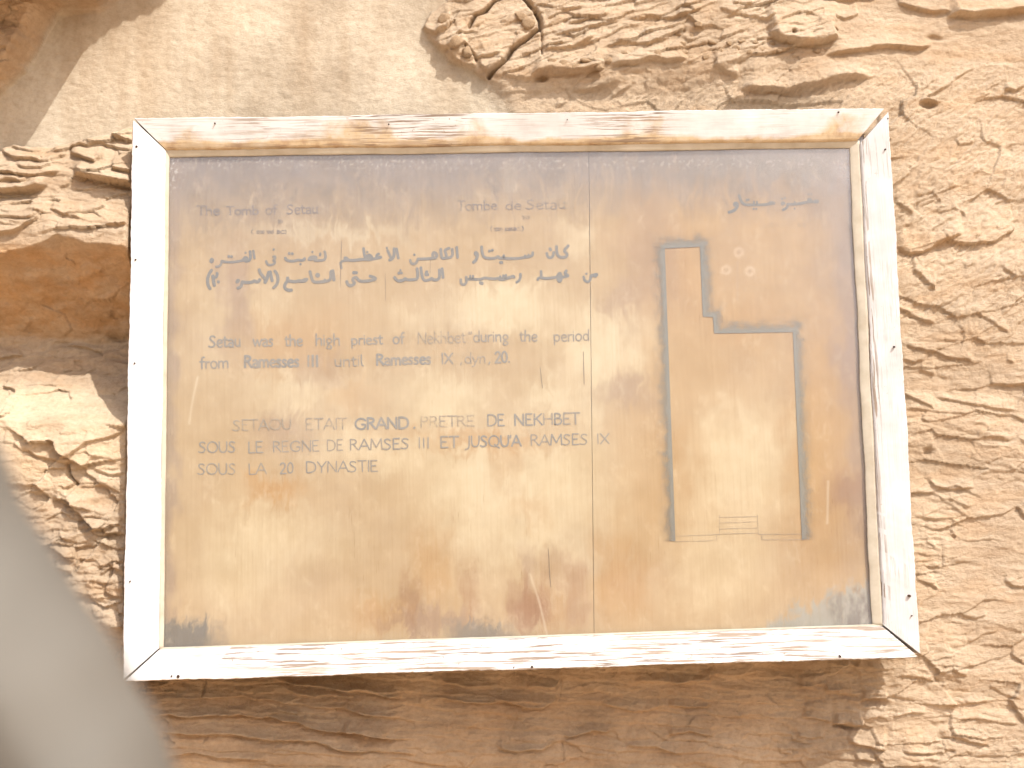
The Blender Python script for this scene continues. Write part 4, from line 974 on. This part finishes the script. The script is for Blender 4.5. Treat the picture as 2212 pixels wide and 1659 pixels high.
# plan of the tomb: crisp inner edge, sprayed outer edge
def plan_band():
    inner = [(1459, 1169), (1436, 537), (1512, 533), (1518, 684), (1540, 685), (1542.5, 720.5), (1712.5, 717.5), (1732, 1166)]
    def offset(P, d):
        out = []
        for i, p in enumerate(P):
            ns = []
            for a, b_ in ((i-1, i), (i, i+1)):
                if 0 <= a and b_ < len(P):
                    dx, dy = P[b_][0]-P[a][0], P[b_][1]-P[a][1]; l = math.hypot(dx, dy); ns.append((dy/l, -dx/l))
            if len(ns) == 1: n = ns[0]; k_ = 1
            else:
                n = (ns[0][0]+ns[1][0], ns[0][1]+ns[1][1]); l = math.hypot(*n); n = (n[0]/l, n[1]/l); k_ = 1/max(.5, n[0]*ns[0][0]+n[1]*ns[0][1])
            out.append((p[0]+n[0]*d*k_, p[1]+n[1]*d*k_))
        return out
    return inner, offset
inner, offset = plan_band()
k = Ink()
rows = [0, 5, 8, 11, 16, 23, 36]; dn = [.64, .59, .55, .515, .48, .445, .37]
rings = []
for d in rows:
    P = offset(inner, -d if False else d); Q = []
    for a, b_ in zip(P[:-1], P[1:]):
        n = 10
        for i in range(n): Q.append((a[0]+(b_[0]-a[0])*i/n, a[1]+(b_[1]-a[1])*i/n))
    Q.append(P[-1]); rings.append(Q)
vs = []; cs = []
for ri, Q in enumerate(rings):
    for (u, v) in Q:
        x, z = xz(u, v, Y_BOARD); vs.append((x, Y_BOARD-.0009, z)); cs.append(tone((.205, .195, .180), dn[ri], .02+.04*ri))
m_ = len(rings[0])
fs = [(r*m_+i, r*m_+i+1, (r+1)*m_+i+1, (r+1)*m_+i) for r in range(len(rings)-1) for i in range(m_-1)]
me = bpy.data.meshes.new('plan_outline'); me.from_pydata(vs, [], fs); add_col(me, 'ink', cs)
o = link('plan_outline', me, MAT_INK, sign); o['label'] = 'sprayed grey outline of the tomb plan'
k = Ink()
for pts in ([(10,195),(285,183)], [(10,228),(268,222)], [(268,222),(268,190)], [(287,186),(287,60)], [(290,75),(527,70)], [(290,110),(527,103)], [(290,148),(530,142)], [(290,180),(530,175)], [(527,60),(533,183)], [(533,183),(808,180)], [(555,185),(555,215)], [(555,216),(810,215)]):
    k.stroke(r8(pts), 1.1, tone(INKC, .54, .42)); k.close()
k.build('plan_steps', 'thin lines of the stairs in the tomb plan', 'drawn_line'); k = Ink()
# long splits in the veneer
for pts in ([(1167, 795), (1169, 815), (1172, 838)], [(1184, 1185), (1186, 1210), (1187, 1240), (1190, 1268)], [(1260, 760), (1262, 830)], [(505, 395), (505, 375)], [(1386, 370), (1386, 392)]):
    k.stroke(pts, 1.3, (.20, .15, .11, .62)); k.close()
for pts in ([(738, 520), (737, 560), (735, 620)], [(930, 555), (929, 590)], [(832, 590), (833, 650)]):
    k.stroke(pts, .9, (.24, .18, .13, .6)); k.close()
k.build('veneer_splits', 'fine dark splits in the wood veneer', 'split')

# glass pane, dusty
mgz, nt, b = new_mat('dusty_glass'); nt.nodes.remove(b)
out = nt.nodes['Material Output']
tr = nt.nodes.new('ShaderNodeBsdfTransparent'); tr.inputs[0].default_value = (.975, .985, .98, 1)
gl = nt.nodes.new('ShaderNodeBsdfGlossy'); gl.inputs['Roughness'].default_value = .06
lw = nt.nodes.new('ShaderNodeLayerWeight'); pw = N(nt, 'ShaderNodeMath', operation='POWER'); nt.links.new(lw.outputs['Facing'], pw.inputs[0]); pw.inputs[1].default_value = 5
fr = N(nt, 'ShaderNodeMath', operation='MULTIPLY_ADD'); nt.links.new(pw.outputs[0], fr.inputs[0]); fr.inputs[1].default_value = .96; fr.inputs[2].default_value = .04
m1 = nt.nodes.new('ShaderNodeMixShader'); nt.links.new(fr.outputs[0], m1.inputs[0]); nt.links.new(tr.outputs[0], m1.inputs[1]); nt.links.new(gl.outputs[0], m1.inputs[2])
dd = nt.nodes.new('ShaderNodeBsdfDiffuse'); dd.inputs[0].default_value = (.50, .475, .48, 1)
dust = attr(nt, 'dust'); c = coords(nt)
dn_ = ramp(nt, noise(nt, c, 26, 6, .72), [(.30, .72), (.65, 1.25)])
mm = mixc(nt, 1.0, dust, dn_, 'MULTIPLY')
m2 = nt.nodes.new('ShaderNodeMixShader'); nt.links.new(mm, m2.inputs[0]); nt.links.new(m1.outputs[0], m2.inputs[1]); nt.links.new(dd.outputs[0], m2.inputs[2]); nt.links.new(m2.outputs[0], out.inputs[0])
pts = np.array([xz(u, v, Y_GLASS) for u, v in [(354, 319), (1864, 296), (1914, 1358), (338, 1408)]])
nx, nz_ = 90, 70
s = np.linspace(0, 1, nx)[None, :, None]; t = np.linspace(0, 1, nz_)[:, None, None]
Gp = (pts[3]*(1-s)+pts[2]*s)*(1-t)+(pts[0]*(1-s)+pts[1]*s)*t
Vf = np.stack([Gp[..., 0], np.full((nz_, nx), Y_GLASS), Gp[..., 1]], -1).reshape(-1, 3)
n = len(Vf); idx = np.arange(n).reshape(nz_, nx); rim = np.r_[idx[0, :], idx[1:, -1], idx[-1, -2::-1], idx[-2:0:-1, 0]]
a = np.arange(len(rim)); F2 = np.stack([rim[a], n+a, n+(a+1) % len(rim), rim[(a+1) % len(rim)]], -1)
me = mesh_np('glass_pane', np.r_[Vf, Vf[rim]+[0, .003, 0]], np.r_[grid_faces(nx, nz_), F2, [[n, n+2*(nx-1)+nz_-1, n+nx-1+nz_-1, n+nx-1]]], False)
uu, vv = uv_of(Vf[:, 0], Y_GLASS, Vf[:, 2])
dv = .035+.20*(1-sstep(300, 520, vv+fbm(uu/70, vv/50, 301, 3)*24))+.11*sstep(1450, 1860, uu)*(1-sstep(500, 1000, vv))+.07*sstep(1740, 1870, uu)+.04*sstep(1250, 1370, vv)*sstep(1500, 1850, uu)+.03*fbm(uu/200, vv/200, 302, 3)
dv = np.clip(dv, .02, .5); dv = np.r_[dv, np.zeros(len(rim))]
add_col(me, 'dust', np.stack([dv]*3, -1))
link('glass_pane', me, mgz, sign)

# sealant beads round the glass
msl, nt, b = new_mat('aged_sealant'); c = coords(nt)
col = ramp(nt, noise(nt, c, 30, 4, .6), [(.3, (.40, .345, .26)), (.7, (.52, .47, .38))])
nt.links.new(col, b.inputs['Base Color']); b.inputs['Roughness'].default_value = .35
def bead(name, a, b_, side, w, seed, n=140):
    """a, b_: plan points on the frame's inner edge at glass depth; side: direction into the pane; w width in m"""
    p = np.array(xz(*a, Y_GLASS)); q = np.array(xz(*b_, Y_GLASS)); sd_ = np.array(side, float)
    V_ = []
    for i in range(n):
        t_ = i/(n-1); c_ = p+(q-p)*t_; ww = w*(1+.04*math.sin(t_*19+seed)+.02*math.sin(t_*57+seed)+.02*rng.uniform(-1, 1))
        for s_, y in ((0, -.0060), (.25, -.0050), (.6, -.0030), (.92, -.0014), (1, -.0002), (0, -.0002)):
            e = c_+sd_*ww*s_; V_.append((e[0], Y_GLASS+y, e[1]))
    F_ = [(i*6+j, (i+1)*6+j, (i+1)*6+(j+1) % 6, i*6+(j+1) % 6) for i in range(n-1) for j in range(6)]+[tuple(range(6)), tuple(range((n-1)*6+5, (n-1)*6-1, -1))]
    me = bpy.data.meshes.new(name); me.from_pydata(V_, [], F_)
    bm = bmesh.new(); bm.from_mesh(me); bmesh.ops.recalc_face_normals(bm, faces=bm.faces); bm.to_mesh(me); bm.free()
    for p_ in me.polygons: p_.use_smooth = True
    return link(name, me, msl, sign)
def inner_at(key):      # inner frame corner (front plane) as x,z
    return np.array(P0(INN[key], Y_IN))
ci = {k_: inner_at(k_) for k_ in INN}
def uvg(p): return uv_of(p[0], Y_GLASS, p[1])
bead('sealant_bead', uvg(ci['tl']), uvg(ci['tr']), (0, -1), .0110, 1)
bead('sealant_bead', uvg(ci['bl']), uvg(ci['br']), (0, 1), .0025, 2)
bead('sealant_bead', uvg(ci['tl']), uvg(ci['bl']), (1, 0), .0058, 3)
bead('sealant_bead', uvg(ci['tr']), uvg(ci['br']), (-1, 0), .0165, 4)

# nails and holes in the frame
mn, nt, b = new_mat('rusty_nail'); b.inputs['Base Color'].default_value = (.05, .028, .018, 1); b.inputs['Roughness'].default_value = .7
bm = bmesh.new(); bmesh.ops.create_cone(bm, cap_ends=True, segments=12, radius1=.0022, radius2=.0018, depth=.003, matrix=Matrix.Rotation(math.pi/2, 4, 'X'))
nail = bpy.data.meshes.new('nail'); bm.to_mesh(nail); bm.free(); nail.materials.append(mn)
for (u, v, s_) in ((296, 318, 1.1), (294, 562, .9), (292, 785, .8), (282, 1256, 1.), (465, 268, .8), (1810, 244, 1.), (1911, 324, .9), (1930, 750, 1.1), (1963, 1287, 1.6), (1968, 1330, .7), (386, 1461, 1.6), (372, 1460, .9), (1149, 1440, 1.2), (1110, 1441, 1.0), (1813, 1417, 1.4), (1916, 258, .9), (840, 270, .7), (1225, 260, .6)):
    o = bpy.data.objects.new('nail', nail); sc.collection.objects.link(o); o.parent = sign
    x, z = xz(u, v, -.006); o.location = (x, -.0095, z); o.scale = (s_, 1, s_*rng.uniform(.6, 1.0)); o.scale = (o.scale[0]*.8, 1, o.scale[2]*.8); o.rotation_euler = (0, rng.uniform(0, 3), 0)

# ------------------------------------------------------------------ near grey cloth, out of focus
def near(u, v, d):
    dr = fw*FPX+R2*(u-1106)-U2*(v-829.5); return CAM+dr/FPX*d
E_ = [(-330, 560), (-200, 720), (-90, 850), (0, 955), (51, 1080), (113, 1177), (178, 1280), (246, 1380), (296, 1478), (345, 1560), (380, 1660), (400, 1800), (405, 2000), (400, 2250)]
def cr(P, n):
    P = np.array(P, float); out = []
    for i in range(len(P)-1):
        p0 = P[max(i-1, 0)]; p1 = P[i]; p2 = P[i+1]; p3 = P[min(i+2, len(P)-1)]
        for k_ in range(n):
            t_ = k_/n; out.append(.5*((2*p1)+(-p0+p2)*t_+(2*p0-5*p1+4*p2-p3)*t_**2+(-p0+3*p1-3*p2+p3)*t_**3))
    out.append(P[-1]); return np.array(out)
edge = cr(E_, 8); DN = .52; ns, nr = len(edge), 56
Vc = []
for i in range(ns):
    tg = edge[min(i+1, ns-1)]-edge[max(i-1, 0)]; tg /= np.linalg.norm(tg); nl = np.array([-tg[1], tg[0]])
    rad = 330+60*math.sin(i*.05); ctr = edge[i]+nl*rad*1.0
    for j in range(nr):
        a = 2*math.pi*j/nr
        fold = 1+.010*math.sin(i*.13+2*a)+.045*math.exp(-((a-1.25-.004*i)/.16)**2)-.04*math.exp(-((a-1.75+.003*i)/.22)**2)
        rr = rad*(fold if 0.5 < a < 5.8 else 1+(fold-1)*min(1, min(a, 2*math.pi-a)/.5))
        q = ctr-nl*rr*math.cos(a)
        Vc.append(near(q[0], q[1], DN-.085*math.sin(a)*fold))
Fc = [(i*nr+j, i*nr+(j+1) % nr, (i+1)*nr+(j+1) % nr, (i+1)*nr+j) for i in range(ns-1) for j in range(nr)]
me = bpy.data.meshes.new('cloth'); me.from_pydata([tuple(map(float, v)) for v in Vc], [], Fc+[tuple(range(nr))[::-1], tuple(range((ns-1)*nr, ns*nr))])
bm = bmesh.new(); bm.from_mesh(me); bmesh.ops.recalc_face_normals(bm, faces=bm.faces); bm.to_mesh(me); bm.free()
for p in me.polygons: p.use_smooth = True
mc, nt, b = new_mat('grey_fabric'); c = coords(nt)
col = ramp(nt, noise(nt, c, 9, 4, .6), [(.3, (.130, .119, .101)), (.7, (.158, .145, .124))])
nt.links.new(col, b.inputs['Base Color']); b.inputs['Roughness'].default_value = .9
bump(nt, b, noise(nt, c, 900, 2, .5), .3, .0005)
o = link('draped_cloth', me, mc)
o['label'] = 'blurred pale grey cloth close to the camera in the lower left corner'; o['category'] = 'cloth'
